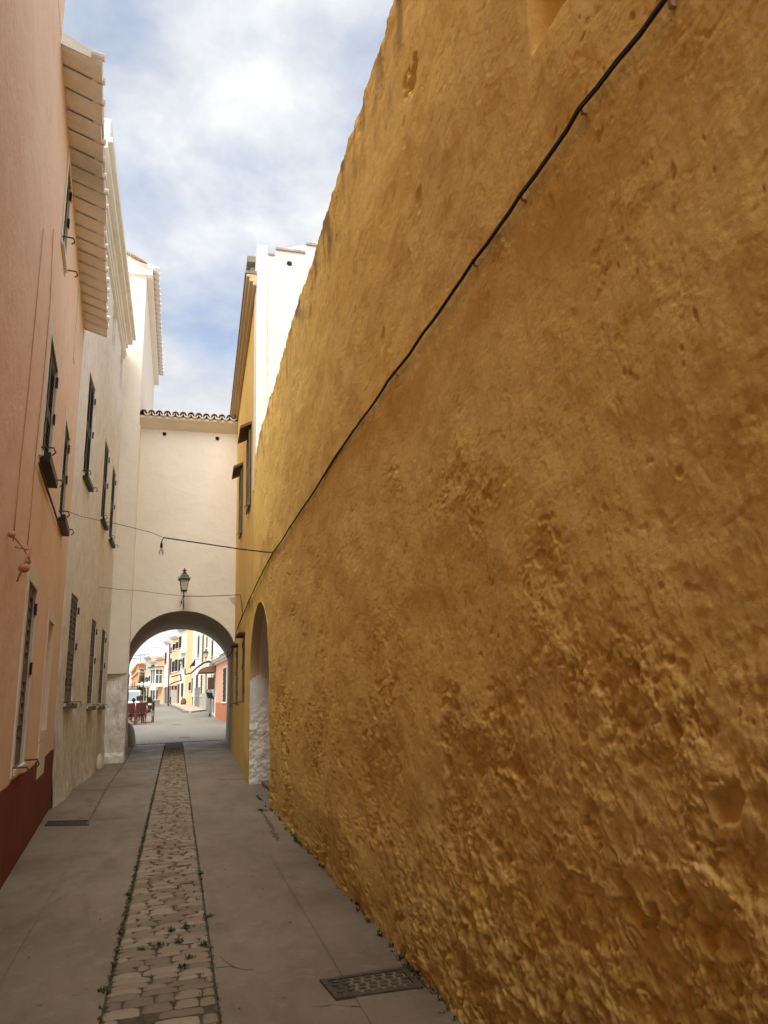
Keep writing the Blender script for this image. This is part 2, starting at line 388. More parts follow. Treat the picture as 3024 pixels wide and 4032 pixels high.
# ------------------------------------------------------------------ numpy noise for the rendered wall
_perm = rng.permutation(4096); _ga = rng.random(4096)*2*np.pi
def gn(x, y, seed=0):
    xi = np.floor(x).astype(np.int64); yi = np.floor(y).astype(np.int64); xf = x-xi; yf = y-yi
    u = xf*xf*xf*(xf*(xf*6-15)+10); v = yf*yf*yf*(yf*(yf*6-15)+10)
    def g(i, j):
        h = _perm[(_perm[(xi+i+seed*57) & 4095]+yi+j) & 4095]; a = _ga[h]; return np.cos(a)*(xf-i)+np.sin(a)*(yf-j)
    a = g(0, 0); b = g(1, 0); c = g(0, 1); d = g(1, 1)
    return ((a*(1-u)+b*u)*(1-v)+(c*(1-u)+d*u)*v)*1.5
def fbm(x, y, f, o=5, seed=0, g=.5, ridged=False):
    r = 0; a = 1; t = 0
    for k in range(o):
        n = gn(x*f, y*f, seed+k)
        r = r+a*((1-2*np.abs(n)) if ridged else n); t += a; a *= g; f *= 2.03
    return r/t
def sst(a, b, x):
    t = np.clip((x-a)/(b-a), 0, 1); return t*t*(3-2*t)

# ================================================================== GROUND
def sheet(name, pts, z, mat, kind='structure'):
    mb = MB(); mb.quad(*[(x, y, z) for x, y in pts]); o = mb.build(name, mat, fix=False); o['kind'] = kind; return o
mb = MB(); mb.quad((-900, -60, -.05), (900, -60, -.05), (900, 1500, -.05), (-900, 1500, -.05)); o = mb.build('ground', 'asphalt', fix=False); o['kind'] = 'structure'
mb = MB(); mb.quad((-60, 28.3, 0), (40, 28.3, 0), (40, 30, 0), (-60, 30, 0)); mb.quad((-60, 30, 0), (40, 30, 0), (60, 176, 2.2), (-160, 176, 2.2)); mb.quad((-160, 176, 2.2), (60, 176, 2.2), (60, 500, 2.2), (-160, 500, 2.2))
o = mb.build('street', 'asphalt', fix=False); o['kind'] = 'structure'

cLn = gnd(392, 4032); cLf = gnd(647, 2917); cRn = gnd(875, 4032); cRf = gnd(724, 2917)
Yd = 28.2
def cobx(y): # left/right x of the strip at distance y
    t = np.clip((y-4.4)/(Yd-4.4), -.3, 1); return -.31-.03*t, .255+.01*t
yy = np.linspace(-4, Yd, 60)
def lane(name, side, mat):
    mb = MB()
    for a, b in zip(yy, yy[1:]):
        if side < 0:
            mb.quad((-4, a, .004), (cobx(a)[0], a, .004), (cobx(b)[0], b, .004), (-4, b, .004))
        else:
            mb.quad((cobx(a)[1], a, .004), (4, a, .004), (4, b, .004), (cobx(b)[1], b, .004))
    o = mb.build(name, mat, fix=False); o['kind'] = 'structure'; return o
lane('pavement', -1, 'concrete'); lane('pavement', 1, 'concrete')
# dirt bed of the cobbled strip
mb = MB()
for a, b in zip(yy, yy[1:]):
    mb.quad((cobx(a)[0], a, -.008), (cobx(a)[1], a, -.008), (cobx(b)[1], b, -.008), (cobx(b)[0], b, -.008))
    for k in (0, 1): mb.quad((cobx(a)[k], a, -.008), (cobx(b)[k], b, -.008), (cobx(b)[k], b, .004), (cobx(a)[k], a, .004))
o = mb.build('gutter_bed', 'dirt', fix=False); o['kind'] = 'structure'
# the cobbles: individually shaped stones in one paving mesh
V = []; Fc = []; tone = []
y = -3.5; gaps = []
while y < Yd-.05:
    rowh = random.choice([.085, .10, .115, .075]) if y < 5.2 else random.choice([.055, .065, .07, .08, .09])
    xl, xr = cobx(y); x = xl+.008; x0_ = x
    skew = .05*math.sin(y*1.7)+random.uniform(-.01, .01)
    while x < xr-.03:
        w = random.uniform(.12, .24) if random.random() > .2 else random.uniform(.07, .11)
        w = min(w, xr-.008-x)
        if xr-(x+w) < .05: w = xr-.008-x
        hh = rowh*random.uniform(.90, 1.0)
        cx, cy = x+w/2, y+rowh/2+random.uniform(-.002, .002)+skew*(x-xl)
        cy += .015*math.sin((x-xl+w/2)/(xr-xl)*math.pi)
        g_ = 0 if y < 7 else .002; a = w/2-random.uniform(.001, .006)-g_; b = hh/2-random.uniform(.001, .007)-g_
        top = random.uniform(.003, .009); rot = random.uniform(-.05, .05); t_ = random.random()
        if random.random() < .03: gaps.append((cx, cy)); x += w; continue
        n = 6 if y < 14 else 4
        us = np.linspace(-1, 1, n); base = len(V)
        pw = random.uniform(7, 13); jj = [random.uniform(.9, 1.04) for _ in range(4)]
        for vv in us:
            for uu in us:
                m_ = max(abs(uu), abs(vv)); l_ = (abs(uu)**pw+abs(vv)**pw)**(1/pw)
                k = m_/l_ if l_ > 0 else 1
                jx = jj[0 if uu < 0 else 1]; jy = jj[2 if vv < 0 else 3]
                px, py = uu*k*a*jx*(1-.04*vv), vv*k*b*jy*(1+.08*uu*(rot*10))
                z = -.007+(top+.007)*(1-.35*max(abs(uu), abs(vv))**2-.65*max(abs(uu), abs(vv))**8) + random.uniform(-.001, .0015)
                V.append((cx+px-py*rot, cy+py+px*rot, z))
        for i in range(n-1):
            for j in range(n-1):
                q = base+i*n+j; Fc.append((q, q+1, q+n+1, q+n)); tone.append(t_)
        if random.random() < .6: gaps.append((x, cy-rowh*.5*random.choice([0, 1])))
        x += w
    y += rowh
me = bpy.data.meshes.new('cobbles'); me.from_pydata(V, [], Fc); me.materials.append(MT['cobble'])
at = me.attributes.new('tone', 'FLOAT', 'FACE'); at.data.foreach_set('value', tone)
me.polygons.foreach_set('use_smooth', [True]*len(Fc))
o = bpy.data.objects.new('cobblestone_paving', me); col.objects.link(o); o['kind'] = 'structure'

# cracks and joints in the concrete
def crack(pts, w=.008, name='pavement_joint', z=.0065, wob=.01):
    mb = MB(); P = []
    for (a, b) in zip(pts, pts[1:]):
        n = max(2, int(math.dist(a, b)/.08))
        for k in range(n): P.append((a[0]+(b[0]-a[0])*k/n+random.gauss(0, wob*.4), a[1]+(b[1]-a[1])*k/n+random.gauss(0, wob*.4)))
    P.append(pts[-1])
    for k in range(len(P)-1):
        a, b = Vector(P[k]), Vector(P[k+1]); d = (b-a).normalized(); nrm = Vector((-d.y, d.x))*w*.5*random.uniform(.5, 1.3)
        mb.quad((a.x-nrm.x, a.y-nrm.y, z), (a.x+nrm.x, a.y+nrm.y, z), (b.x+nrm.x, b.y+nrm.y, z), (b.x-nrm.x, b.y-nrm.y, z))
    o = mb.build(name, 'crack', fix=False); o['kind'] = 'structure'; return o
def g2(px, py): p = gnd(px, py); return (p[0], p[1])
z5 = lambda x, y: (x/2.37, 2600+y/2.37)
crack([g2(*z5(1250, 780)), g2(*z5(1180, 930)), g2(*z5(1000, 1190)), g2(*z5(840, 1490))], .03)
crack([g2(*z5(600, 1215)), g2(*z5(1000, 1212))], .05)
crack([g2(*z5(1000, 1195)), g2(*z5(1440, 1155))], .03)
crack([g2(*z5(850, 1500)), g2(*z5(1350, 1455))], .016)
crack([g2(*z5(810, 1020)), g2(*z5(935, 1015))], .05)
crack([g2(*z5(1260, 1020)), g2(*z5(1480, 1022))], .05)
zc = lambda x, y: (300+x/1.954, 2900+y/1.954)
crack([g2(*zc(1080, 335)), g2(*zc(1320, 330))], .07)
crack([g2(*zc(1060, 1790)), g2(*zc(1200, 1775)), g2(*zc(1300, 1800)), g2(*zc(1368, 1805))], .006, wob=.02)
crack([g2(*zc(1110, 1700)), g2(*zc(1190, 1755)), g2(*zc(1210, 1790))], .005, wob=.02)
crack([g2(*zc(1020, 1465)), g2(*zc(1120, 1440))], .006, wob=.015)
zr = lambda x, y: (1200+x/2.074, 3000+y/2.074)
crack([g2(*zr(60, 2015)), g2(*zr(220, 1995)), g2(*zr(520, 2010))], .005, wob=.02)
crack([g2(*zr(290, 1400)), g2(*zr(420, 1560)), g2(*zr(500, 1680)), g2(*zr(540, 1700))], .02, wob=.015, z=.0055)
za = lambda x, y: (900+x/1.843, 2900+y/1.843)
crack([g2(*za(210, 320)), g2(*za(270, 385))], .02)
crack([g2(*za(230, 530)), g2(*za(300, 640)), g2(*za(370, 770))], .05, wob=.03, z=.0055)
crack([g2(*za(205, 535)), g2(*za(290, 540))], .12, wob=.03, z=.0055)

# debris specks on the lanes (dry leaves, pebbles)
mb = MB()
for k in range(170):
    y_ = random.uniform(3.2, 16); x_ = random.choice([random.uniform(-1.4, -.35), random.uniform(.3, 1.2)])
    r = random.uniform(.003, .010); a = random.uniform(0, 6.28); 
    d = Vector((math.cos(a), math.sin(a), 0))*r*random.uniform(1, 2.4); e = Vector((-d.y, d.x, 0)).normalized()*r*.6; c = Vector((x_, y_, .007))
    mb.quad(c-d, c+e, c+d+Vector((0, 0, .004)), c-e+Vector((0, 0, .003)))
o = mb.build('leaf_litter', 'brownwood', fix=False); tag(o, 'scattered dry leaf crumbs and grit lying on the grey concrete lanes', 'litter', kind='stuff')

for (x0_, x1_, y0_, y1_) in ((-1.33, -.86, 2.5, 9.0), (.92, 1.24, 2.2, 8.2)):
    mb = MB(); mb.quad((x0_, y0_, .0085), (x1_, y0_, .0085), (x1_+(.0 if x0_ > 0 else -.1), y1_, .0085), (x0_-(.2 if x0_ < 0 else .0), y1_, .0085)); o = mb.build('pavement_band', 'scored', fix=False); o['kind'] = 'structure'
# weeds
def tuft(mb, c, r, n, h):
    for k in range(n):
        a = random.uniform(0, 6.28); q = random.uniform(0, r); b = Vector((c[0]+math.cos(a)*q, c[1]+math.sin(a)*q, c[2]))
        l = random.uniform(.4, 1)*h; a2 = random.uniform(0, 6.28); d = Vector((math.cos(a2)*l*.8, math.sin(a2)*l*.8, l*random.uniform(.3, 1)))
        s = Vector((-d.y, d.x, 0)); s = s.normalized()*l*.2 if s.length > 0 else Vector((l*.2, 0, 0))
        mb.quad(b, b+d*.5+s, b+d, b+d*.5-s)
mb = MB(); mo = MB()
for (x_, y_) in gaps:
    if random.random() < (.9 if y_ > 5.5 else .5): tuft(mb if random.random() < .3 else mo, (x_, y_, .002), .025, random.randint(8, 20), random.uniform(.010, .020))
y_ = 3.4
while y_ < 27:
    l, r = cobx(y_)
    if random.random() < (.85 if y_ > 4.6 else .4): tuft(mb if random.random() < .45 else mo, (l+.004, y_, .0), .022, random.randint(8, 22), random.uniform(.012, .030))
    if random.random() < .6: tuft(mb if random.random() < .4 else mo, (r-.002, y_, .0), .014, random.randint(5, 14), random.uniform(.010, .022))
    y_ += .035 if y_ < 14 else .07
for (px, py) in ((1370, 3650), (995, 3640)): pass
for zx, zy in ((735, 1500), (505, 1650), (875, 1710), (1330+0, 1330), (640, 1610), (840, 1470), (400, 1220), (215, 1960), (960, 1060), (1020, 1390), (345, 1520), (790, 1590), (980, 1610), (820, 1780)):
    p = gnd(*zc(zx, zy))
    if cobx(p[1])[0]-.02 < p[0] < cobx(p[1])[1]+.02: tuft(mb, (p[0], p[1], .003), .035, 50, .03)
tag(mb.build('weeds', 'leaf', fix=False), 'small green weeds sprouting between the cobbles of the central gutter strip', 'weeds', kind='stuff')
tag(mo.build('moss', 'moss', fix=False), 'dry brown moss and dead tufts filling the joints of the central cobbled strip', 'moss', kind='stuff')

# ================================================================== OCHRE WALL
A = gnd(1823, 4032); B = gnd(1061, 3181)
t_ = (B-A)/(B-A)[1]
def rwx(Y): return A[0]+t_[0]*(Y-A[1])
Y0w, Y1w = -4.0, 14.6
RW = Fac((rwx(0), 0), (rwx(15), 15), 1)    # s ~ Y ; n toward -X
fe = lambda px, py: RW.sz(px, py)
tops = [fe(840*1.8228, 0), fe(780*1.8228, 200*1.8228), fe(1167, 1185), fe(560*1.8228, 930*1.8228)]
print('tops', tops)
tx = [-4]+[a for a, b in tops]+[13.06, 13.09, 16]; tz = [tops[0][1]+.1]+[b for a, b in tops]+[5.95, 3.4, 3.4]
def wtop(s): return np.interp(s, tx, tz)+.04*gn(s*2.3, s*0+3.3)+.035*gn(s*7, s*0+8.1)+.02*gn(s*21, s*0+8.1)
sa0, sa1 = float(fe(1061, 3181)[0])+.0, float(fe(980, 3071)[0])     # alcove opening
apex = fe(1028, 2364); print('alcove', sa0, sa1, 'apex', apex)
zap = apex[1]; zsp = zap-1.25
def arcz(s):
    u = np.clip((s-(sa0+sa1)/2)/((sa1-sa0)/2), -1, 1); return zsp+(zap-zsp)*np.sqrt(np.clip(1-u*u, 0, 1))
cols = [Y0w]
while cols[-1] < Y1w:
    y_ = cols[-1]; cols.append(y_+(.03 if y_ < .9 else min(.05, max(.0045, (y_*y_+1.7)/(1.3*711)*.8))))
cols = np.array(cols)
tri = [fe(2062, -60), fe(2078, 230), fe(2250, -60)]
ftop1, fcor, fvtx = tri
NR = 900
def height(S, Z):
    low = fbm(S, Z, .45, 3, 1)
    m = sst(2.5, .4, Z+1.5*fbm(S, Z, .8, 3, 5)+.05*S)**1.2            # rougher low down
    m = np.clip(m*.85+.38*sst(.14, .42, fbm(S, Z, 1.1, 3, 9))*sst(4.6, 2.6, Z), 0, 1.05)
    m *= 1-.85*sst(.03, .25, fbm(S, Z, .9, 2, 60)) * sst(4, 1, Z)   # smooth re-rendered patches
    h = .008*fbm(S, Z, 3.2, 3, 61)+.055*low+.015*fbm(S, Z, 1.7, 3, 14)
    wx = S+.05*fbm(S, Z, 4, 3, 40); wz = Z+.05*fbm(S, Z, 4, 3, 44)
    ridg = fbm(wx, wz, 3.0, 5, 20, .55, True)
    h += m*.012*(ridg-.3)
    h += m*.013*fbm(wx, wz, 7, 6, 26, .66)*(1-.5*sst(3, 7, S))
    pit = sst(.26, .44, fbm(wx, wz, 5.5, 3, 30)); h -= m*.024*pit
    pit2 = sst(.36, .48, fbm(wx+9, wz, 13, 2, 33)); h -= (m*.9+.1)*.016*pit2
    flake = fbm(wx, wz, 2.2, 6, 50, .6); st = sst(.09, .108, flake); h -= .0060*st*(.22+m)
    flake2 = fbm(wx+20, wz*.8, 3.6, 6, 54, .6); st2 = sst(.14, .155, flake2)
    fl3 = fbm(S+5, Z+3, 8.5, 5, 150, .62); h -= .0035*sst(.12, .15, fl3)*(.25+m)
    lump = np.abs(fbm(wx+3, wz+7, 6.0, 4, 160, .55)); h += m*.014*(.25-lump)
    crk = np.abs(fbm(wx*1.1, wz*1.6, 1.9, 5, 170, .6)); h -= .010*m*sst(.022, .0, crk); h += .0060*st2*(.18+m)
    h += (.0075*fbm(S*6, Z*1.5, 1.0, 4, 70)+.004*fbm(S*16, Z*3, 1.0, 3, 77))*(.80-.5*np.minimum(m, 1))
    dash = fbm(S*24+3*fbm(S, Z, 2, 2, 73), Z*8, 1.0, 4, 74, .6); h -= .0062*(1.1-.85*np.minimum(m, 1))*sst(.18, .42, dash)*(.05+.95*sst(.0, .35, fbm(S, Z, 1.3, 3, 75)))*(.25+.75*sst(2.5, 6, S))
    h += .0026*fbm(S, Z, 40, 4, 80, .65)*(.6+m)
    nick = sst(.44, .52, fbm(wx*1.5, wz, 10, 3, 84))*sst(.0, .3, fbm(S, Z, .9, 2, 86)); h -= .006*nick
    h *= 1-.75*sst(11.2, 13.2, S)
    worn_pits = np.clip(.6*st*(.3+m*.6)+.5*pit*m+.5*nick+.35*sst(.12, .15, fl3)*(.3+m), 0, 1)  # flaked coat, with pits and nicks coloured darker too
    return h, worn_pits
def carve(S, Z, h):
    # hollow with a straight edge near the top, a broken beam hole, small sockets
    (s1, q1), (s2, q2), (s3, q3) = tri
    e1 = (S-(s2+(s1-s2)*(Z-q2)/(q1-q2)))         # >0 far side of the straight edge
    lo = min(s1, s3); 
    e2 = (Z-(q2+(q3-q2)*(S-s2)/(s3-s2)))
    d = sst(.0, .03, -e1)*sst(0, .10, e2) if s3 < s1 else sst(.0, .03, e1)*sst(0, .10, e2)
    d *= sst(q1+.30, q1+.24, Z); h -= .20*d  # overhanging upper end, out of view, shaped to keep sky light off the hollow
    wx_ = S+.03*fbm(S, Z, 6, 2, 92); wz_ = Z+.03*fbm(S, Z, 6, 2, 95)
    for px, py, rs, rz, dep in ((1622, 285, .13, .13, .10), (1590, 345, .07, .10, .04), (1640, 782, .07, .08, .035), (1500, 1340, .06, .10, .02), (2560+110, 1862, .025, .022, .018), (2520, 2640, .02, .035, .05),
                                (2155, 3340, .03, .03, .05), (1590, 520, .06, .16, .02), (2690, 3490, .03, .03, .06), (2570, 3600, .035, .03, .05), (2350, 3190, .05, .04, .04), (2780, 3700, .04, .04, .05), (1824, 3830, .012, .05, .03), (2640, 2600, .04, .03, .03)):
        a, b = fe(px, py); r = np.sqrt(((S-a)/rs)**2+((Z-b)/rz)**2)+.9*fbm(wx_, wz_, 9, 4, 90)
        h -= dep*(.9 if dep >= .1 else .6)*sst(1.0, .45, r)
    return h
verts = []; faces = []; worn_pits = []; lich = []; off = 0
def patch(ss, zlo, closed_top=True, nr=NR):
    global off
    v = np.linspace(0, 1, nr)[None, :]
    zt = wtop(ss)[:, None]; zl = zlo(ss)[:, None]
    Z = zl+(zt-zl)*v; S = np.repeat(ss[:, None], nr, 1)
    h, wn = height(S, Z); h = carve(S, Z, h)
    e = zt-Z; h -= .10*sst(.14, .0, e)**2; h += .028*sst(.6, .05, e)*fbm(S, Z, 5, 4, 140)                          # rounded, eroded top edge
    h += .012*sst(.25, 0, Z)*fbm(S, Z, 5, 3, 99)-.0
    X = RW.p[0]+RW.t[0]*S+RW.n[0]*h; Yv = RW.p[1]+RW.t[1]*S+RW.n[1]*h
    P = np.stack([X, Yv, Z], -1).reshape(-1, 3)
    n, k = S.shape
    # back rows on top
    idx = (np.arange(n)[:, None]*k+np.arange(k)[None, :])+off
    q = np.stack([idx[:-1, :-1], idx[:-1, 1:], idx[1:, 1:], idx[1:, :-1]], -1).reshape(-1, 4)
    verts.append(P); faces.append(q); worn_pits.append(wn.reshape(-1))
    li = sst(.95, .05, e+.9*fbm(S, Z, 2.2, 5, 120))*sst(-.15, .35, fbm(S*2.5, Z*.7, 2, 5, 125))*.75
    lich.append(li.reshape(-1)); off += n*k
patch(cols[cols < sa0], lambda s: s*0-.02)
edge = np.array([sa0])
cA = np.concatenate([[cols[cols < sa0][-1]], [sa0]]); patch(cA, lambda s: s*0-.02)
cB = np.linspace(sa0, sa1, 110); cB = sa0+(sa1-sa0)*(1-np.cos(np.linspace(0, np.pi, 120)))/2
patch(cB, arcz, nr=400)
patch(np.linspace(sa1, Y1w, 12) if Y1w > sa1+.1 else np.linspace(sa1, sa1+.5, 12), lambda s: s*0-.02, nr=400)
s_end = max(Y1w, sa1+.5) if not (Y1w > sa1+.1) else Y1w
vv = np.concatenate(verts); ff = np.concatenate(faces); wn = np.concatenate(worn_pits); li = np.concatenate(lich)
me = bpy.data.meshes.new('render_coat'); me.vertices.add(len(vv)); me.vertices.foreach_set('co', vv.astype(np.float32).ravel())
me.loops.add(len(ff)*4); me.polygons.add(len(ff)); me.loops.foreach_set('vertex_index', ff.astype(np.int32).ravel())
me.polygons.foreach_set('loop_start', np.arange(len(ff), dtype=np.int32)*4); me.polygons.foreach_set('loop_total', np.full(len(ff), 4, np.int32))
me.update(calc_edges=True); me.polygons.foreach_set('use_smooth', np.ones(len(ff), bool))
for nm, a in (('worn_pits', wn), ('lichen', li)):
    at = me.attributes.new(nm, 'FLOAT', 'POINT'); at.data.foreach_set('value', a.astype(np.float32))
me.materials.append(MT['ochre'])
wall_e = empty('garden_wall', (rwx(6)+.3, 6, 0), 'tall rough ochre rendered wall along the right side of the alley with a cable across it', 'wall')
o = bpy.data.objects.new('render_coat', me); col.objects.link(o); o.parent = wall_e; o.matrix_parent_inverse = Matrix.Translation(-wall_e.location)
# core behind the skin (two blocks either side of the alcove and a lintel block)
mb = MB()
def core(s0, s1, z0f, z1f):
    mb.hexa([RW.pt(s0, z0f(s0), -.24), RW.pt(s1, z0f(s1), -.24), RW.pt(s1, z0f(s1), -.7), RW.pt(s0, z0f(s0), -.7),
             RW.pt(s0, z1f(s0)-.14, -.24), RW.pt(s1, z1f(s1)-.14, -.24), RW.pt(s1, z1f(s1)-.14, -.7), RW.pt(s0, z1f(s0)-.14, -.7)])
wt = lambda s: float(wtop(np.array([s]))[0])
for a, b in zip(np.linspace(-4, sa0-.0, 8), np.linspace(-4, sa0-.0, 8)[1:]): core(a, b, lambda s: 0, wt)
core(sa0, sa1, lambda s: zap+.05, wt); core(sa1+.02, s_end, lambda s: 0, wt)
for a, b in zip(np.linspace(-4, s_end, 60), np.linspace(-4, s_end, 60)[1:]):
    mb.quad(RW.pt(a, wt(a)-.002, -.08), RW.pt(b, wt(b)-.002, -.08), RW.pt(b, wt(b)-.02, -.7), RW.pt(a, wt(a)-.02, -.7))
    mb.quad(RW.pt(a, wt(a)-.02, -.7), RW.pt(b, wt(b)-.02, -.7), RW.pt(b, 0, -.7), RW.pt(a, 0, -.7))
mb.quad(RW.pt(-4, 0, 0.02), RW.pt(-4, wt(-4), 0.02), RW.pt(-4, wt(-4), -.7), RW.pt(-4, 0, -.7))
mb.build('wall_core', 'yellow', wall_e, fix=False)

# alcove: arched gateway with white rubble jamb, soffit, and a grey gate at the back
alc = empty('arched_gateway', RW.pt((sa0+sa1)/2, 0, -.3), 'arched gateway recessed in the ochre wall, with white rubble jamb and dark plank gate', 'gateway')
dep = float(abs(gnd(1054, 3078)[0]-rwx(gnd(1054, 3078)[1])))+.10; print('alcove depth', dep)
# jamb on the far side: rough white stone (displaced)
jz = np.linspace(0, zsp+.15, 150); ju = np.linspace(.0, 1, 40)
V = []; Fq = []
JW, JZ = np.meshgrid(ju, jz, indexing='ij')
hh = .035*fbm(JW*dep*1.2, JZ, 5, 5, 200, .6, False)+.010*fbm(JW*dep, JZ, 14, 4, 210)+.010
lowm = .25+.75*sst(1.7, .7, JZ); hh = hh*lowm
for i in range(40):
    for j in range(150):
        V.append(RW.pt(sa1-.0-hh[i, j]-.0, JZ[i, j], .0-ju[i]*dep+.02*(1 if i == 0 else 0)*hh[i, j]))
for i in range(39):
    for j in range(149):
        a = i*150+j; Fq.append((a, a+1, a+151, a+150))
# side return to close behind
mb = MB(); mb.v = [tuple(map(float, q)) for q in V]; mb.f = Fq
mb.build('jamb', 'white', alc, smooth=True, fix=False)
mb = MB()   # near jamb
mb.quad(RW.pt(sa0, 0, .0), RW.pt(sa0, zsp, .0), RW.pt(sa0, zsp, -dep), RW.pt(sa0, 0, -dep))
mb.build('jamb', 'bright', alc, fix=False)
mb = MB(); ss = sa0+(sa1-sa0)*(1-np.cos(np.linspace(0, np.pi, 40)))/2; zz = arcz(ss)
for k in range(39):
    mb.quad(RW.pt(ss[k], zz[k], .0), RW.pt(ss[k+1], zz[k+1], .0), RW.pt(ss[k+1], zz[k+1], -dep*.35), RW.pt(ss[k], zz[k], -dep*.35))
mb.build('arch_edge', 'soffit', alc, smooth=True, fix=False)
mb = MB()
for k in range(39):
    mb.quad(RW.pt(ss[k], zz[k], -dep*.35), RW.pt(ss[k+1], zz[k+1], -dep*.35), RW.pt(ss[k+1], zz[k+1], -dep), RW.pt(ss[k], zz[k], -dep))
mb.build('arch_soffit', 'surround', alc, smooth=True, fix=False)
g = MB()
gw = (sa1-sa0)/14
for k in range(14):
    a = sa0+gw*k; zt_ = float(arcz(np.array([a+gw/2]))[0])+.15
    g.fbox(RW, a+.004, a+gw-.004, .03, min(zt_, zap+.05), -dep-.05, -dep-.0)
gate = g.build('gate', 'shutter_grey', alc)
g = MB()
for z_ in (.4, 1.3, 2.2): g.fbox(RW, sa0, sa1, z_, z_+.12, -dep, -dep+.02)
g.build('gate_rail', 'shutter_grey', gate)
MB().fbox(RW, sa0-.0, sa1-.03, .0, .06, -dep, -dep+.25).build('threshold', 'concrete', alc)

# cable along the wall
def cable_pts():
    raw = [(2700, -110), (2615, 5), (2440, 240), (2290, 432), (2190, 590), (2055, 775), (1990, 870), (1870, 1035), (1677, 1303), (1560, 1468), (1400, 1700), (1150, 2074), (1083, 2175), (1026, 2274), (982, 2369), (963, 2418)]
    return [fe(*p) for p in raw]
cp = cable_pts(); P = []
for k, ((a, b), (c, d)) in enumerate(zip(cp, cp[1:])):
    n = max(2, int(abs(c-a)/.12))
    for i in range(n):
        u = i/n; s = a+(c-a)*u; z = b+(d-b)*u-.006*math.sin(math.pi*u)
        hS, _ = height(np.array([[s]]), np.array([[z]])); P.append(RW.pt(s, z, float(hS[0, 0])*.5+.020))
P = [P[0]]+P
cab = empty('wall_cable', P[0], 'thick black electric cable sagging between clips across the ochre wall', 'cable')
MB().tube(P, .009, 8).build('cable_run', 'cable', cab, smooth=True)
P2 = [(x-.012, y, z-.016-.004*math.sin(i*.23)) for i, (x, y, z) in enumerate(P)]
MB().tube(P2, .005, 6).build('thin_cable', 'cable', cab, smooth=True)
for k, (a, b) in enumerate(cp[1:-1:2]):
    q = Vector(RW.pt(a, b, 0)); h_, _ = height(np.array([[a]]), np.array([[b]])); h_ = float(h_[0, 0])
    m_ = MB(); m_.fbox(RW, a-.008, a+.008, b-.018, b+.012, h_-.02, h_+.018); m_.tube([RW.pt(a, b+.012, h_), RW.pt(a, b+.02, h_+.032)], .004, 6); m_.build('clip', 'beige', cab, bevel=.004)
# weeds at the foot of the wall
mb = MB()
for s in np.arange(3.0, 12, .02):
    m_ = float(gn(np.array([s*1.1]), np.array([4.4]))[0]) + (.35 if 5.0 < s < 5.6 or 4.0 < s < 4.5 or 8 < s < 8.7 else 0)
    if random.random() < .12+max(0, m_)*1.6:
        hS, _ = height(np.array([[s]]), np.array([[.02]]))
        tuft(mb, RW.pt(s, .004, float(hS[0, 0])+random.uniform(0, .035)), .02, random.randint(5, 16), random.uniform(.012, .04))
tag(mb.build('wall_foot_weeds', 'moss', fix=False), 'dark dry weeds growing in the joint at the foot of the ochre wall', 'weeds', kind='stuff')

# ================================================================== YELLOW HOUSE (right, beyond the wall)
Yg = 13.1
gf = gnd(917, 2971); YF = float(gf[1]); print('arch front', gf)
YH = Fac((rwx(Yg)+.03, Yg), (1.54, YF+.3), 1)
yh = empty('yellow_house', YH.pt(3, 0, -2), 'tall yellow house with white gable side, brown cornice and shutters, right of the arch', 'house')
c0 = YH.sz(1013, 1100); c1 = YH.sz(964, 1483)
gt = atY(1025, 965, Yg); print('gable top', gt, 'cornice', c0, c1)
zc_ = c0[1]; Ly = YH.len+1.5
wins = []
def wq(fc, nt, fb): a = fc.sz(*nt); b = fc.sz(*fb); return (min(a[0], b[0]), max(a[0], b[0]), min(a[1], b[1]), max(a[1], b[1]))
wA = wq(YH, (968, 2500), (952, 2766)); wB = wq(YH, (938, 2545), (929, 2772)); wC = wq(YH, (956, 1845), (944, 2085)); wD = wq(YH, (990, 1690), (978, 1900))
print('yh wins', wA, wB, wC, wD, Ly)
def norm(w, wd, s0=None):
    c = (w[0]+w[1])/2; return (c-wd/2, c+wd/2, w[2], w[3])
wA = norm(wA, .8); wB = norm(wB, .8)
for q in (wA, wB): wins.append((*q, .1))
cs = YH.sz(982, 1677); bl = (cs[0]-.25, cs[0]+.75, YH.sz(976, 1974)[1], cs[1], .07)
wm = wallmesh(YH, .28, 1.495, 3.3, zc_, [], depth=7); wallmesh(YH, 1.495, Ly, 0, zc_, [h for h in wins+[bl] if h[0] > 1.5], depth=7, mb=wm); wm.build('wall', 'yellow', yh)
for q in (wA, wB):
    window(yh, YH, *q, rev=.03, leaf=2, mat='shutter_grey', hooks=True, sill=False)
    MB().fbox(YH, q[0]-.1, q[1]+.1, q[3]+.02, q[3]+.07, 0, .16).build('lintel_board', 'brownwood', yh)
# upper windows: flat brown canopies and shutters folded against the wall
for (cx0, cy0, cx1, cy1) in ((956, 1677, 992, 1612), (931, 1837, 958, 1785)):
    a = YH.sz(cx1, cy0-10); s = a[0]; z = a[1]
    d_ = .24
    m_ = MB(); m_.hexa([YH.pt(s, z, 0), YH.pt(s+1.0, z, 0), YH.pt(s+1.0, z-.12, d_), YH.pt(s, z-.12, d_), YH.pt(s, z+.06, 0), YH.pt(s+1.0, z+.06, 0), YH.pt(s+1.0, z-.06, d_), YH.pt(s, z-.06, d_)])
    cn = m_.build('canopy', 'brown', yh)
    shutter_mesh(YH, s+.08, s+.5, z-1.75, z-.1, .02).build('shutter', 'shutter_grey', yh)
    shutter_mesh(YH, s+.52, s+.94, z-1.75, z-.1, .02).build('shutter', 'shutter_grey', yh)
    MB().tube([YH.pt(s-.06, z-1.8, 0), YH.pt(s-.06, z-1.8, .12), YH.pt(s-.06, z-1.86, .14)], .009, 6).build('hook', 'rust', yh)
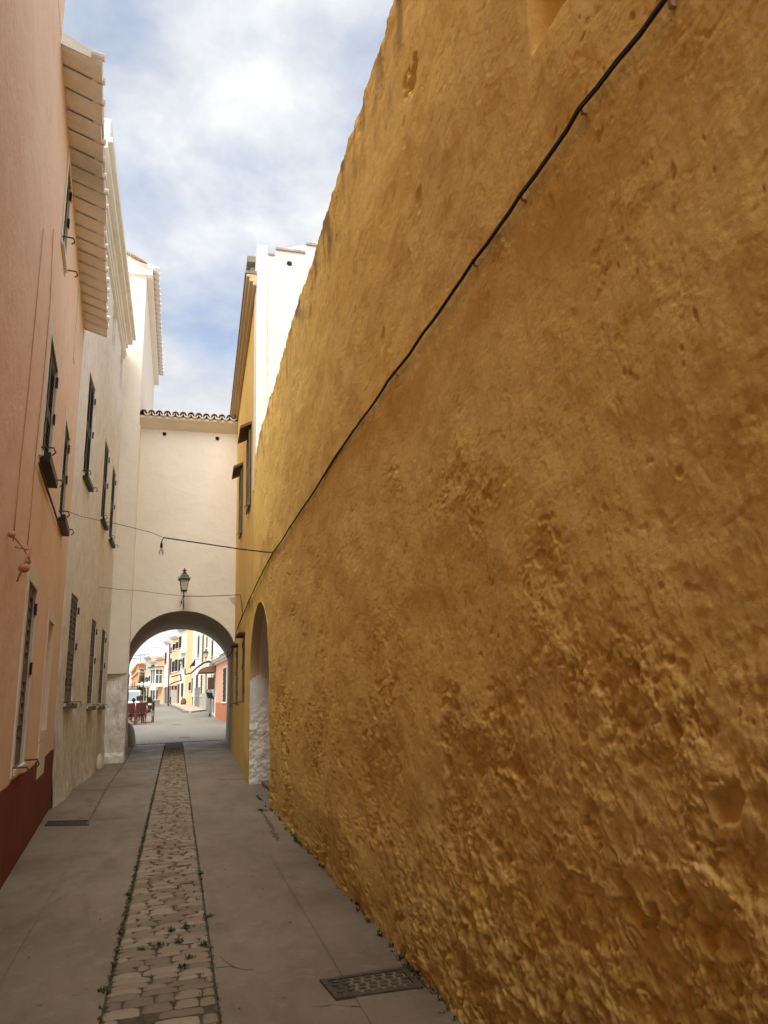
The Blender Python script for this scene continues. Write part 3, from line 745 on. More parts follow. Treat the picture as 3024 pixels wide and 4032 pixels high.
# gable (white side) facing the camera, a few mm proud
x0 = YH.pt(0, 0)[0]
m_ = MB(); zg = float(gt[2]); x1 = x0+7
zr0 = float(atY(1085, 985, Yg)[2]); zr1 = float(atY(1230, 962, Yg)[2]); xr0 = float(atY(1085, 985, Yg)[0]); xr1 = float(atY(1230, 962, Yg)[0]); xp = float(atY(1052, 965, Yg)[0])
slope = (zr1-zr0)/(xr1-xr0); print('gable', zr0, zr1, xr0, xr1, xp, slope)
yg = Yg-.02
holes_x = float(atY(1139, 1040, Yg)[0]); holes_z = float(atY(1139, 1040, Yg)[2])
pts = [(x0+.0, 5.4), (x1, 5.4), (x1, zr0+slope*(x1-xr0)), (xr0, zr0), (xr0-.02, zr0-.14), (xp, zr0-.16), (xp, zg), (x0-.0, zg)]
m_.f.append(tuple(range(len(pts)))); m_.v += [(x, yg, z) for x, z in pts]
n0 = len(pts); m_.v += [(x, yg+.5, z) for x, z in pts]; m_.f.append(tuple(range(2*n0-1, n0-1, -1)))
for k in range(n0): m_.f.append((k, (k+1) % n0, n0+(k+1) % n0, n0+k))
gb = m_.build('gable_wall', 'bright', yh)
m_ = MB(); xx = xr0
while xx < x1-.3:
    z_ = zr0+slope*(xx-xr0); m_.box((xx, yg-.03, z_+.0), (xx+.62, yg+.5, z_+.045)); xx += .64
m_.box((xp+.02, yg-.02, zr0-.15), (xr0-.02, yg+.4, zr0-.11)); m_.build('verge_tiles', 'tile', yh)
MB().tube([(holes_x, yg-.004, holes_z), (holes_x, yg+.03, holes_z)], .06, 10).build('vent_hole', 'dark', yh)
MB().box((xp-.06, yg-.03, 3), (xp+.0, yg+.01, zr0-.3)).build('downpipe_scar', 'bright', yh)
q = atY(1085, 1300, Yg); MB().box((q[0], yg-.03, 4), (q[0]+.9, yg-.0, q[2])).build('blocked_window', 'bright', yh, bevel=.01)
# roof behind
mb = MB(); ztop = zg-.1
mb.quad(YH.pt(0.3, zc_+.1, 0), YH.pt(Ly, zc_+.1, 0), YH.pt(Ly, zc_+2.0, -4), YH.pt(.3, zc_+2.0, -4)); mb.quad(YH.pt(Ly, zc_+.1, 0), YH.pt(Ly, zc_+2, -4), YH.pt(Ly, zc_+.1, -7), YH.pt(Ly, zc_+.05, -7))
mb.build('roof', 'tile', yh)
mb = MB()
mb.fbox(YH, 0.02, Ly, zc_-.06, zc_+.02, 0, .08); mb.fbox(YH, .02, Ly, zc_+.02, zc_+.12, 0, .15); mb.fbox(YH, .02, Ly, zc_+.12, zc_+.2, 0, .21)
mb.build('cornice', 'soffit', yh, bevel=.02)
mb = MB(); mb.fbox(YH, 0.01, Ly, zc_+.2, zc_+.26, -.05, .235); mb.build('gutter_edge', 'stonebox', yh)
# parapet pilaster at the near corner
MB().fbox(YH, .5, 3.4, zc_+.26, zg-.22, -.3, .10).build('parapet', 'bright', yh)
MB().fbox(YH, .3, 3.4, zg-.22, zg-.08, -.3, .18).build('parapet_cap', 'stonebox', yh)

# ================================================================== PINK HOUSE (left)
LP = Fac(gnd(0, 3499), gnd(191, 3186), -1)
sEnd = LP.len
ph = empty('pink_house', LP.pt(0, 0, -1), 'salmon pink house with maroon plinth, shuttered windows and whitewashed tile eave on the left', 'house')
sN = LP.sz(240, 165); sF = LP.sz(337, 1285); print('eave near', sN, 'far', sF, 'end', sEnd)
zE = (sN[1]+sF[1])/2-.1
P1 = wq(LP, (268, 640), (252, 1050)); P2 = wq(LP, (199, 1316), (190, 1885)); P3 = wq(LP, (257, 1648), (245, 2083))
PB = wq(LP, (313, 1112), (291, 1395)); P4 = wq(LP, (112, 2282), (86, 3005)); P5 = wq(LP, (192, 2438), (178, 2872))
print('pink wins'); [print(q) for q in (P1, P2, P3, PB, P4, P5)]
pz = LP.sz(191, 2965)[1]
P1 = (P1[0], P1[1], P1[2], min(P1[3], zE-.12)); PB = (PB[0], PB[1], PB[2], min(PB[3], zE-.25))
hl = [(*q, r) for q, r in ((P1, .07), (P2, .07), (P3, .07), (PB, .12), (P4, .07), (P5, .16))]
wallmesh(LP, -14, sEnd, 0, zE, hl, depth=7).build('wall', 'pink', ph)
mb = MB(); mb.fbox(LP, -14, sN[0], zE, zE+5, -7, 0.003); mb.build('upper_wall', 'pink', ph)
# maroon plinth with slightly uneven top line
mb = MB(); pls = np.linspace(-14, sEnd+.0, 60)
for a, b in zip(pls, pls[1:]):
    ha, hb = [pz+.012*math.sin(q*3.1)+.006*math.sin(q*11) for q in (a, b)]
    mb.hexa([LP.pt(a, 0, -.02), LP.pt(b, 0, -.02), LP.pt(b, 0, .012), LP.pt(a, 0, .012), LP.pt(a, ha, -.02), LP.pt(b, hb, -.02), LP.pt(b, hb, .008), LP.pt(a, ha, .008)])
mb.build('plinth', 'maroon', ph)
window(ph, LP, *P1, surround=.12); window(ph, LP, *P2, surround=.14); window(ph, LP, *P3, surround=.13)
window(ph, LP, *P4, surround=.13, mat='shutter_grey', slat=.10)
for q in (P2, P3):
    MB().fbox(LP, q[0]-.03, q[1]+.03, q[2]-.10, q[2]-.005, .0, .10).build('iron_ledge', 'iron', ph)
for q, g in ((PB, .10), (P5, .12)):
    m_ = MB(); m_.fbox(LP, q[0]-g, q[0], q[2]-g, q[3]+g, -.01, .010); m_.fbox(LP, q[1], q[1]+g, q[2]-g, q[3]+g, -.01, .010)
    m_.fbox(LP, q[0], q[1], q[3], q[3]+g, -.01, .010); m_.fbox(LP, q[0], q[1], q[2]-g, q[2], -.01, .010)
    w_ = m_.build('blind_window', 'surround', ph)
    MB().fbox(LP, q[0]+.003, q[1]-.003, q[2]+.003, q[3]-.003, -.118 if q is PB else -.158, -.10).build('infill', 'blind', w_)
q = P5; MB().fbox(LP, q[0]-.12, q[1]+.12, q[2]-.55, q[2]-.14, .0, .012).build('patch', 'surround', ph)
# whitewashed tile eave: convex tile bellies seen from below
def eave(fc, s0, s1, z, out, pitch, parent, mat, drop=.13, name='eave', amp=.055):
    mb = MB(); n = int(round((s1-s0)/pitch)); pitch = (s1-s0)/n
    for k in range(n):
        a = s0+pitch*k; lift = random.uniform(-.003, .003); ext = random.uniform(-.02, .02); m = 9; base = len(mb.v)
        rows = ((0.0, 0), (out*.4, 0), (out*.7, 0), (out+ext, 0))
        skew = .011
        for r_, (o_, dz) in enumerate(rows):
            for j in range(m):
                u = -1+2*j/(m-1); zz = z-drop*(o_/out)-amp*math.sqrt(max(0, 1-u*u*.96))+lift+dz+skew*u
                mb.v.append(fc.pt(a+pitch*(u+1)/2, zz, o_))
        for r_ in range(3):
            for j in range(m-1):
                q = base+r_*m+j; mb.f.append((q, q+1, q+m+1, q+m))
        b2 = len(mb.v)   # end cap up to top
        for j in range(m):
            x = mb.v[base+3*m+j]; mb.v.append((x[0], x[1], z-drop+.05+lift-.03*abs(-1+2*j/(m-1))))
        for j in range(m-1): mb.f.append((base+3*m+j, base+3*m+j+1, b2+j+1, b2+j))
        # cover tile end poking out above the joint
        c = fc.pt(a, z-drop+.045+lift, out-.10); d = fc.pt(a, z-drop+.035+lift, out+.025+ext)
        mb.tube([c, d], .042, 10)
    mb.quad(fc.pt(s0, z+.10, -.3), fc.pt(s1, z+.10, -.3), fc.pt(s1, z-drop+.06, out), fc.pt(s0, z-drop+.06, out))
    for s_ in (s0, s1): mb.quad(fc.pt(s_, z-.05, 0), fc.pt(s_, z-drop-.03, out), fc.pt(s_, z-drop+.05, out), fc.pt(s_, z+.10, 0))
    return mb.build(name, mat, parent, fix=False)
eo = LP.sz(337, 1285); e_out = .55
eave(LP, sN[0], sEnd+.02, zE, .39, .30, ph, 'eave')
mb = MB(); mb.quad(LP.pt(sN[0], zE+.12, -.3), LP.pt(sEnd, zE+.12, -.3), LP.pt(sEnd, zE+1.7, -4), LP.pt(sN[0], zE+1.7, -4)); mb.build('roof', 'tile', ph)
# painted-over wires, bracket and insulator on the pink wall
z3 = lambda x, y: (x/2.765, 1200+y/2.765)
z4 = lambda x, y: (x/2.765, 2000+y/2.765)
def wallwire(pts, r, name, mat, label, cat='cable', o=.012):
    P = []
    for p in pts: s, z = LP.sz(*p); P.append(LP.pt(s, z, o))
    return tag(MB().tube(P, r, 6).build(name, mat, None, smooth=True), label, cat)
wallwire([(165, 900), z3(380, 0), z3(290, 960), z3(215, 1640), z3(160, 2200), z4(125, 360)], .005, 'painted_wire', 'pinkcable', 'pink painted wire running straight down to the wall bracket, nearest the street')
wallwire([(205, 900), z3(530, 0), z3(460, 800), z3(360, 1760), z4(325, 0), z4(285, 400)], .005, 'painted_wire', 'pinkcable', 'pink painted wire passing beside the first floor shutters to a thin conduit end')
wallwire([z3(390, 1720), z3(430, 1860), z3(500, 2060), z3(550, 2200), z4(615, 190)], .012, 'frayed_rope', 'rust', 'frayed brown rope hanging slanted between two shuttered windows on the pink wall', 'rope', .03)
ins = empty('cable_bracket', LP.pt(*LP.sz(*z4(160, 560)), .0), 'pink painted iron bracket with round insulator and looping wire above the tall ground floor shutter', 'bracket')
a = LP.sz(*z4(80, 285)); b = LP.sz(*z4(160, 450)); c = LP.sz(*z4(145, 650)); d = LP.sz(*z4(265, 585)); e = LP.sz(*z4(290, 420))
MB().box_ if False else None
mb = MB(); p = Vector(LP.pt(a[0], a[1], .03)); mb.ball(p, .028); mb.tube([LP.pt(a[0], a[1], .03), LP.pt(b[0], b[1], .07), LP.pt(d[0], d[1], .05)], .006, 6)
mb.build('loop_wire', 'pinkcable', ins, smooth=True)
mb = MB(); mb.tube([LP.pt(b[0], b[1]+.02, .0), LP.pt(b[0], b[1], .12), LP.pt(b[0]-.01, c[1]+.18, .12), LP.pt(c[0]-.03, c[1]-.12, .04)], .008, 6); mb.build('arm', 'pinkcable', ins, smooth=True)
mb = MB(); mb.ball(LP.pt(c[0], c[1], .08), (.045, .045, .04)); mb.build('insulator', 'pinkcable', ins, smooth=True)
mb = MB(); mb.tube([LP.pt(d[0], d[1], .03), LP.pt(e[0], e[1], .03)], .016, 8); mb.ball(LP.pt(d[0], d[1], .03), .028); mb.build('conduit_end', 'pinkcable', ins, smooth=True)

# ================================================================== WHITE HOUSE (left)
LW = Fac((-1.775, gnd(191, 3186)[1]), (-1.765, 20.4), -1)
wh = empty('white_house', LW.pt(3, 0, -1), 'weathered white house with six dark louvred shutters and a moulded parapet, left of the arch', 'house')
W = [wq(LW, (356, 1464), (349, 1916)), wq(LW, (414, 1719), (414, 2078)), wq(LW, (444, 1824), (442, 2148)),
     wq(LW, (287, 2336), (278, 2769)), wq(LW, (363, 2434), (361, 2779)), wq(LW, (402, 2474), (401, 2779))]

for k, q in enumerate(W):
    c = (q[0]+q[1])/2; W[k] = (c-.46, c+.46, q[2], q[3])
N1 = wq(LW, (452, 1165), (449, 1330)); N2 = wq(LW, (484, 1300), (472, 1455)); print('niches', N1, N2)
zP = LW.sz(505, 1380)[1]; print('parapet under', zP, LW.len)
def nrm(q, w=.8): c = (q[0]+q[1])/2; return (c-w/2, c+w/2, q[2], q[3])
N1 = (N2[0]-2.4, N2[0]-1.6, 9.9, 10.90); N2 = (N2[0], N2[0]+.8, 9.9, 10.90)
zPar = 11.48
wallmesh(LW, 0, LW.len+.5, 0, zPar, [(*q, .07) for q in W]+[(*N1, .2), (*N2, .2)], depth=7).build('wall', 'oldwhite', wh)
for k, q in enumerate(W):
    window(wh, LW, *q, mat='shutter' if k < 3 else 'shutter_grey', slat=.065 if k < 3 else .085, surround=0)
    MB().fbox(LW, q[0]-.03, q[1]+.03, q[2]-.09, q[2]-.005, 0, .09).build('iron_ledge', 'iron' if k < 3 else 'shutter_grey', wh)
# moulded parapet cornice (bands butt on top of each other)
mb = MB(); a, b = 2.2-4.6, LW.len-.7
for (u, v, o_) in ((zPar-.55, zPar-.47, .07), (zPar-.47, zPar-.40, .10), (zPar-.22, zPar-.10, .12), (zPar-.10, zPar+.04, .24), (zPar+.04, zPar+.16, .32), (zPar+.16, zPar+.55, .27)):
    mb.fbox(LW, -.4, b, u, v, -.02, o_)
mb.build('cornice', 'white', wh, bevel=.015)
MB().fbox(LW, -.4, b, zPar+.55, zPar+1.0, -.3, .12).build('parapet', 'white', wh, bevel=.03)
# swelling at the foot of the wall
mb = MB(); n1, n2 = 50, 12; base = 0
for i in range(n1+1):
    for j in range(n2+1):
        s_ = LW.len*i/n1; z_ = 1.5*(j/n2)**1.3; o_ = (.045+.03*math.sin(s_*1.7))*(1-j/n2)**2+.012*math.sin(s_*7+z_*9)*(1-j/n2)+.002+.015*float(gn(np.array([s_*4]), np.array([z_*4]))[0])*(1-j/n2)
        mb.v.append(LW.pt(s_, z_, max(.001, o_) if j < n2 else -.01))
for i in range(n1):
    for j in range(n2): q = i*(n2+1)+j; mb.f.append((q, q+1, q+n2+2, q+n2+1))
mb.build('wall_foot', 'oldwhite', wh, smooth=True, fix=False)
mb = MB(); mb.ball(LW.pt(LW.len-1.1, .0, -.05), (.18, .5, .35), 14, 10); mb.build('foot_lump', 'oldwhite', wh, smooth=True)

# ================================================================== CREAM TOWER HOUSE (left of arch)
TY = 20.35; XR = -1.285; XL = -1.765
tw = empty('tower_house', (-3, TY+2, 0), 'tall cream house with gabled top and tiled side eave, rising left of the arch', 'house')
zO = float(atY(470, 2652, TY)[2]); zT = float(atY(592, 1035, TY)[2]); zLft = float(atY(480, 975, TY)[2]); print('tower', zO, zT, zLft)
FT = Fac((-7, TY), (XR, TY), -1)
mb = MB()
# upper shaft
mb.box((-7, TY, zO), (XR, TY+.35, 5.6)); mb.box((-7, TY, 5.6), (XR, TY+8, zT-.45)); mb.build('wall', 'cream', tw)
# lower pier: set back at the left, leaning forward to the right (shadow wedge under the overhang)
mb = MB(); n = 26; m = 8; V0 = len(mb.v)
for i in range(n+1):
    z_ = zO*i/n
    for j in range(m+1):
        u = j/m; x_ = XL-.1+(XR+.02-XL+.1)*u
        back = .22*(1-u)*sst(zO-.55, zO, np.array([z_]))[0]
        y_ = TY+.02+back-.05*(1-z_/zO)+.03*float(gn(np.array([x_*4]), np.array([z_*3.]))[0])-(.04 if z_ < .25 else 0)
        mb.v.append((x_+(.02*float(gn(np.array([3.3]), np.array([z_*4]))[0]) if j == m else 0), y_, z_))
for i in range(n):
    for j in range(m): q = i*(m+1)+j; mb.f.append((q, q+1, q+m+2, q+m+1))
for i in range(n):
    q = i*(m+1)+m; p0, p1 = mb.v[q], mb.v[q+m+1]; mb.quad(p0, (p0[0], TY+1, p0[2]), (p1[0], TY+1, p1[2]), p1)
mb.build('pier', 'oldwhite', tw, fix=False)
MB().box((-7, TY+.3, 0), (XR-.02, TY+.36, zO)).build('base', 'cream', tw)
mb = MB(); xa = -4.5; za_ = zT+(xa-XR)*((zLft-zT)/(-2.07-XR)); 
sl = (zLft-zT)/(-2.07-XR)
pts = [(-4.5, zT-.45), (XR, zT-.45), (XR, zT-.12), (-3.6, zT-.12+sl*(-3.6-XR)), (-4.5, zT-.12+sl*(-3.6-XR)+.1)]
n0 = len(pts); mb.v += [(x, TY-.0, z) for x, z in pts]+[(x, TY+8, z) for x, z in pts]; mb.f += [tuple(range(n0)), tuple(range(2*n0-1, n0-1, -1))]+[(k, (k+1) % n0, n0+(k+1) % n0, n0+k) for k in range(n0)]
mb.build('gable', 'cream', tw)
mb = MB(); mb.box((-4.4, TY-.10, zT-.47), (XR+.18, TY+.0, zT-.30)); mb.box((XR, TY, zT-.50), (XR+.18, TY+8, zT-.32)); mb.build('cornice', 'cream', tw, bevel=.01)
mb = MB(); x_ = XR+.02
while x_ > -3.5:
    z_ = zT-.10+sl*(x_-XR); mb.hexa([(x_-.5, TY-.12, z_-sl*.5), (x_, TY-.12, z_), (x_, TY+8, z_), (x_-.5, TY+8, z_-sl*.5), (x_-.5, TY-.12, z_-sl*.5+.05), (x_, TY-.12, z_+.03), (x_, TY+8, z_+.03), (x_-.5, TY+8, z_-sl*.5+.05)]); x_ -= .52
mb.build('roof', 'tile', tw)
TS = Fac((XR, TY-.1), (XR, TY+8), -1)
eave(TS, 0, 7.6, zT-.16, .34, .30, tw, 'eave', drop=.10, amp=.05)

# ================================================================== ARCH BUILDING
Yf = 20.75; Yb = 28.1
XA = XR-.0; XB = 1.60
ab = empty('arch_house', (0, Yf+3, 0), 'cream house spanning the alley on a wide round arch with a scalloped tile roofline', 'house')
zR = float(atY(753, 1640, Yf)[2]); print('roof z', zR)
o1 = [(490, 2930), (494, 2800), (499, 2651), z1(135, 640), z1(150, 560), z1(195, 460), z1(290, 322), z1(390, 235), z1(500, 167), z1(600, 125), z1(700, 98), z1(800, 85), z1(900, 82), z1(1000, 90), z1(1100, 112), z1(1200, 150), z1(1300, 205), z1(1380, 265), z1(1450, 340), z1(1500, 415), z1(1532, 490), z1(1545, 560), (926, 2640), (922, 2800), (919, 2960)]
i1 = [z1(150, 1800), z1(148, 1500), z1(150, 1100), z1(162, 830), z1(172, 755), z1(230, 640), z1(325, 525), z1(385, 475), z1(450, 430), z1(520, 390), z1(600, 358), z1(680, 337), z1(760, 327), z1(860, 326), z1(960, 332), z1(1050, 352), z1(1140, 385), z1(1220, 430), z1(1290, 487), z1(1350, 552), z1(1400, 625), z1(1432, 700), z1(1446, 800), z1(1440, 1200), z1(1418, 1790)]
Pf = [atY(*p, Yf) for p in o1]; Pb = [atY(*p, Yb) for p in i1]
for Q in (Pf, Pb): Q[0][2] = 0; Q[-1][2] = 0
Pf[0][0] = XA+.0; Pf[1][0] = XA; Pf[2][0] = XA+.0
for Q in (Pf, Pb):   # light smoothing keeps the curve even
    for _ in range(1):
        for k in range(4, len(Q)-4): Q[k] = Q[k]*.6+(Q[k-1]+Q[k+1])*.2
def refine(Q, r=4):
    R = []
    for k in range(len(Q)-1):
        p0 = Q[max(0, k-1)]; p1, p2 = Q[k], Q[k+1]; p3 = Q[min(len(Q)-1, k+2)]
        for i in range(r):
            t = i/r; c = .5*((2*p1)+(-p0+p2)*t+(2*p0-5*p1+4*p2-p3)*t*t+(-p0+3*p1-3*p2+p3)*t**3)
            R.append(c)
    R.append(Q[-1]); return R
Pf = refine(Pf); Pb = refine(Pb)
mb = MB()
def facewall(Q, y, xa, xb, zt):
    top = []
    for k in range(len(Q)-1):
        a, b = Q[k], Q[k+1]
        if abs(b[0]-a[0]) < 1e-4: continue
        mb.quad((a[0], y, a[2]), (b[0], y, b[2]), (b[0], y, zt), (a[0], y, zt))
    mb.quad((xa, y, 0), (Q[0][0], y, 0), (Q[0][0], y, zt), (xa, y, zt)); mb.quad((xb, y, 0), (Q[-1][0], y, 0), (Q[-1][0], y, zt), (xb, y, zt))
# strictly left-to-right columns: split at springing on both sides
def col_face(Q, y, xa, xb, zt):
    kt = max(range(len(Q)), key=lambda k: Q[k][2])
    L_ = Q[:kt+1]; R_ = Q[kt:]
    for seq, xe in ((L_, xa), (R_[::-1], xb)):
        for a, b in zip(seq, seq[1:]):
            mb.quad((xe, y, a[2]), (a[0], y, a[2]), (b[0], y, b[2]), (xe, y, b[2]))
    mb.quad((xa, y, Q[kt][2]), (Q[kt][0], y, Q[kt][2]), (Q[kt][0], y, zt), (xa, y, zt)); mb.quad((xb, y, Q[kt][2]), (Q[kt][0], y, Q[kt][2]), (Q[kt][0], y, zt), (xb, y, zt))
col_face(Pf, Yf, XA-.5, XB+.3, zR-.2)
mb.build('wall', 'cream', ab, fix=False)
mb = MB(); col_face(Pb, Yb, -5, 5, zR-.2); mb.build('back_wall', 'cream', ab, fix=False)
mb = MB(); n = 10
# slight groin: two steps as in the photo (front ring, then the darker inner barrel)
for k in range(len(Pf)-1):
    for i in range(n):
        q = []
        for (kk, ii) in ((k, i), (k, i+1), (k+1, i+1), (k+1, i)):
            t = ii/n; p = Pf[kk]*(1-t)+Pb[kk]*t; q.append(tuple(p))
        mb.quad(*q)
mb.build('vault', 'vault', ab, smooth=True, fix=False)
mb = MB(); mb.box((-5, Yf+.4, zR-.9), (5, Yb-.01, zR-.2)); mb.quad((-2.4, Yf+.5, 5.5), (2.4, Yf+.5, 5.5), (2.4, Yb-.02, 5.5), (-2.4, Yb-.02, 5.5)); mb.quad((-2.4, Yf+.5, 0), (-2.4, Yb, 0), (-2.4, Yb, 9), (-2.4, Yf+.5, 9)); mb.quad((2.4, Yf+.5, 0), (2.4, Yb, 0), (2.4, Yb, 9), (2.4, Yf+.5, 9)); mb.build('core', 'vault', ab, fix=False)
# cove and scalloped tile edge
xa_, xb_ = XA-.02, XB
mb = MB(); mb.hexa([(xa_, Yf-.005, zR-.48), (xb_, Yf-.005, zR-.48), (xb_, Yf+.3, zR-.48), (xa_, Yf+.3, zR-.48), (xa_, Yf-.30, zR-.24), (xb_-.0, Yf-.30, zR-.24), (xb_, Yf+.3, zR-.24), (xa_, Yf+.3, zR-.24)])
mb.hexa([(xa_, Yf-.30, zR-.24), (xb_, Yf-.30, zR-.24), (xb_, Yf+.3, zR-.24), (xa_, Yf+.3, zR-.24), (xa_, Yf-.30, zR-.17), (xb_, Yf-.30, zR-.17), (xb_, Yf+.3, zR-.17), (xa_, Yf+.3, zR-.17)])
mb.build('eave_cove', 'cream', ab)
nt_ = 13; pit = (xb_-xa_)/nt_
rf = MB(); mo_ = MB()
for k in range(nt_):
    cx = xa_+pit*(k+.5)+random.uniform(-.01, .01); zb = zR-.15+random.uniform(-.01, .01)
    for (dx, up, r) in ((0, 1, .082), (pit/2, -1, .078)):
        m = 10; rows = [(Yf-.40 if up > 0 else Yf-.36, 0), (Yf+.1, .1), (Yf+.101, .07), (Yf+.9, .33)]
        b0 = len(rf.v)
        for (y_, dz) in rows:
            for lay in (0, .018):
                for j in range(m+1):
                    a = math.pi*j/m; rr = r+lay*(1 if up > 0 else -1)
                    rf.v.append((cx+dx+rr*math.cos(a), y_, zb+dz+(.04 if up > 0 else .07)+up*rr*math.sin(a)*.95))
        W_ = (m+1)*2
        for i in range(3):
            for lay in range(2):
                for j in range(m): q = b0+i*W_+lay*(m+1)+j; rf.f.append((q, q+1, q+W_+1, q+W_))
        for j in range(m): q = b0+j; rf.f.append((q, q+1, q+m+2, q+m+1))
    # mortar scallop filling under each cover tile
    m = 10; b0 = len(mo_.v)
    for y_ in (Yf-.37, Yf-.2):
        for j in range(m+1):
            a = math.pi*j/m; mo_.v.append((cx+.088*math.cos(a), y_, zb+.03+.088*math.sin(a)))
            mo_.v.append((cx+.118*math.cos(a), y_, zb-.02))
    W_ = 2*(m+1)
    for j in range(m): q = b0+2*j; mo_.f += [(q, q+1, q+3, q+2)]
rf.build('roof', 'tile', ab, fix=False); 
mb = MB(); st = []
for k in range(nt_):
    cx = xa_+pit*(k+.5)
    for j in range(12):
        a0 = math.pi*j/12; a1 = math.pi*(j+1)/12
        for (c_, up) in ((cx, 1), (cx+pit/2, -1)):
            r0, r1 = .100, .128 if up < 0 else .100
            z0 = zR-.15+(.04 if up > 0 else .07)
            if up < 0: mb.hexa([(c_+.078*math.cos(a0), Yf-.375, z0-.078*math.sin(a0)), (c_+.100*math.cos(a0), Yf-.375, z0-.100*math.sin(a0)), (c_+.100*math.cos(a1), Yf-.375, z0-.100*math.sin(a1)), (c_+.078*math.cos(a1), Yf-.375, z0-.078*math.sin(a1)),
                    (c_+.078*math.cos(a0), Yf-.25, z0-.078*math.sin(a0)), (c_+.100*math.cos(a0), Yf-.25, z0-.100*math.sin(a0)), (c_+.100*math.cos(a1), Yf-.25, z0-.100*math.sin(a1)), (c_+.078*math.cos(a1), Yf-.25, z0-.078*math.sin(a1))])
mb.build('mortar_edge', 'cream', ab)
mb = MB(); mb.quad((xa_, Yf-.2, zR-.08), (xb_, Yf-.2, zR-.08), (xb_, Yf+2.6, zR+.42), (xa_, Yf+2.6, zR+.42)); mb.build('roof_slope', 'tile', ab, fix=False)
for (px, py) in (z6(466, 495), z6(958, 537)):
    p = atY(px, py, Yf); mb = MB(); mb.tube([(p[0], Yf+.01, p[2]), (p[0]+.02, Yf-.03, p[2])], .055, 7); mb.build('putlog_hole', 'dark', ab)
    MB().box((p[0]-.06, Yf-.02, p[2]+.045), (p[0]+.07, Yf+.0, p[2]+.075)).build('hole_lip', 'cream', ab, bevel=.008)
# vertical seam beside the tower
mb = MB(); mb.box((XR+.0, TY+.05, .0), (XR+.03, Yf-.0, zR-.5)); mb.build('seam_strip', 'cream', ab, bevel=.008)
# darker patch near the arch on the right
q = [atY(*z6(1150, 2015), Yf), atY(*z6(1065, 2020), Yf), atY(*z6(1100, 2075), Yf), atY(*z6(1148, 2115), Yf)]
mb = MB(); mb.quad(*[(p[0], Yf-.004, p[2]) for p in q]); mb.build('dark_patch', 'blind', ab, fix=False)
# curved guard stone on the left of the passage
p = gnd(*z1(138, 1765)); mb = MB(); mb.ball((Pb[0][0]+.02, Yb-.5, .0), (.26, .35, .8), 14, 10); mb.build('guard_stone', 'vault', ab, smooth=True)
# cable under the arch
mb = MB(); q = [fe(963, 2418), None]
P = [RW.pt(*fe(963, 2418), .03)]+[tuple(atY(*p, y_)) for p, y_ in ((z8(205, 560), 19.6), (z8(185, 680), 20.6), (z8(150, 790), 21.6), (z8(115, 835), 23.5), (z8(112, 770), 24.5))]
P = [Vector(p) for p in P]
tag(MB().tube(P, .014, 6).build('hanging_cable', 'cable', None, smooth=True), 'black cable running down past the yellow house and curling under the arch', 'cable')

# slotted drain across the passage
dr = empty('drain_channel', (0, Yb, 0), 'slotted drain channel crossing the ground under the far side of the arch', 'drain')
mb = MB(); mb.box((-1.75, Yb-.02, .0), (1.7, Yb+.25, .010)); mb.build('slot', 'dark', dr)
mb = MB(); x_ = -1.7
while x_ < 1.65:
    if not (-.36 < x_ < .30): mb.box((x_, Yb, .011), (x_+.05, Yb+.2, .022))
    x_ += .14
mb.box((-1.75, Yb-.06, .004), (1.7, Yb-.021, .014)); mb.box((-1.75, Yb+.251, .002), (1.7, Yb+.29, .014)); mb.build('grating', 'f_lgrey', dr)

# ================================================================== DRAIN COVERS
def plate(cs, name, label, z=.006, cells=True, fr=.03):
    P = [gnd(*c) for c in cs]; c = sum(P)/4; o = empty(name, (c[0], c[1], 0), label, 'drain cover')
    def lerp(u, v): return (P[0]*(1-u)+P[1]*u)*(1-v)+(P[3]*(1-u)+P[2]*u)*v
    w = np.linalg.norm(P[1]-P[0]); h = np.linalg.norm(P[3]-P[0]); fu, fv = fr/w, fr/h
    mb = MB()
    def slab(u0, u1, v0, v1, z0, z1_):
        q = [lerp(u0, v0), lerp(u1, v0), lerp(u1, v1), lerp(u0, v1)]
        mb.hexa([(*p[:2], z0) for p in q]+[(*p[:2], z1_) for p in q])
    slab(0, 1, 0, fv, .002, .016); slab(0, 1, 1-fv, 1, .002, .016); slab(0, fu, fv, 1-fv, .002, .016); slab(1-fu, 1, fv, 1-fv, .002, .016)
    mb.build('frame', 'grate', o)
    mb = MB(); slab(fu, 1-fu, fv, 1-fv, .002, .0065); nu = max(3, int((w-2*fr)/.055)); nv = max(2, int((h-2*fr)/.04))
    for i in range(nu):
        for j in range(nv):
            u0 = fu+(1-2*fu)*(i+(.12 if j % 2 else .38))/nu; u1 = u0+(1-2*fu)*.62/nu
            if u1 > 1-fu: continue
            v0 = fv+(1-2*fv)*(j+.22)/nv; v1 = fv+(1-2*fv)*(j+.78)/nv; slab(u0, u1, v0, v1, .0065, .013)
    mb.build('plate', 'grate', o); return o
plate([(1258, 3868), (1591, 3817), (1668, 3897), (1323, 3945)], 'drain_cover', 'square studded cast iron drain cover in the concrete beside the foot of the ochre wall')
plate([(186, 3237), (352, 3233), (350, 3252), (175, 3254)], 'drain_cover', 'narrow slotted drain grate in the pavement beside the pink house plinth', fr=.02)
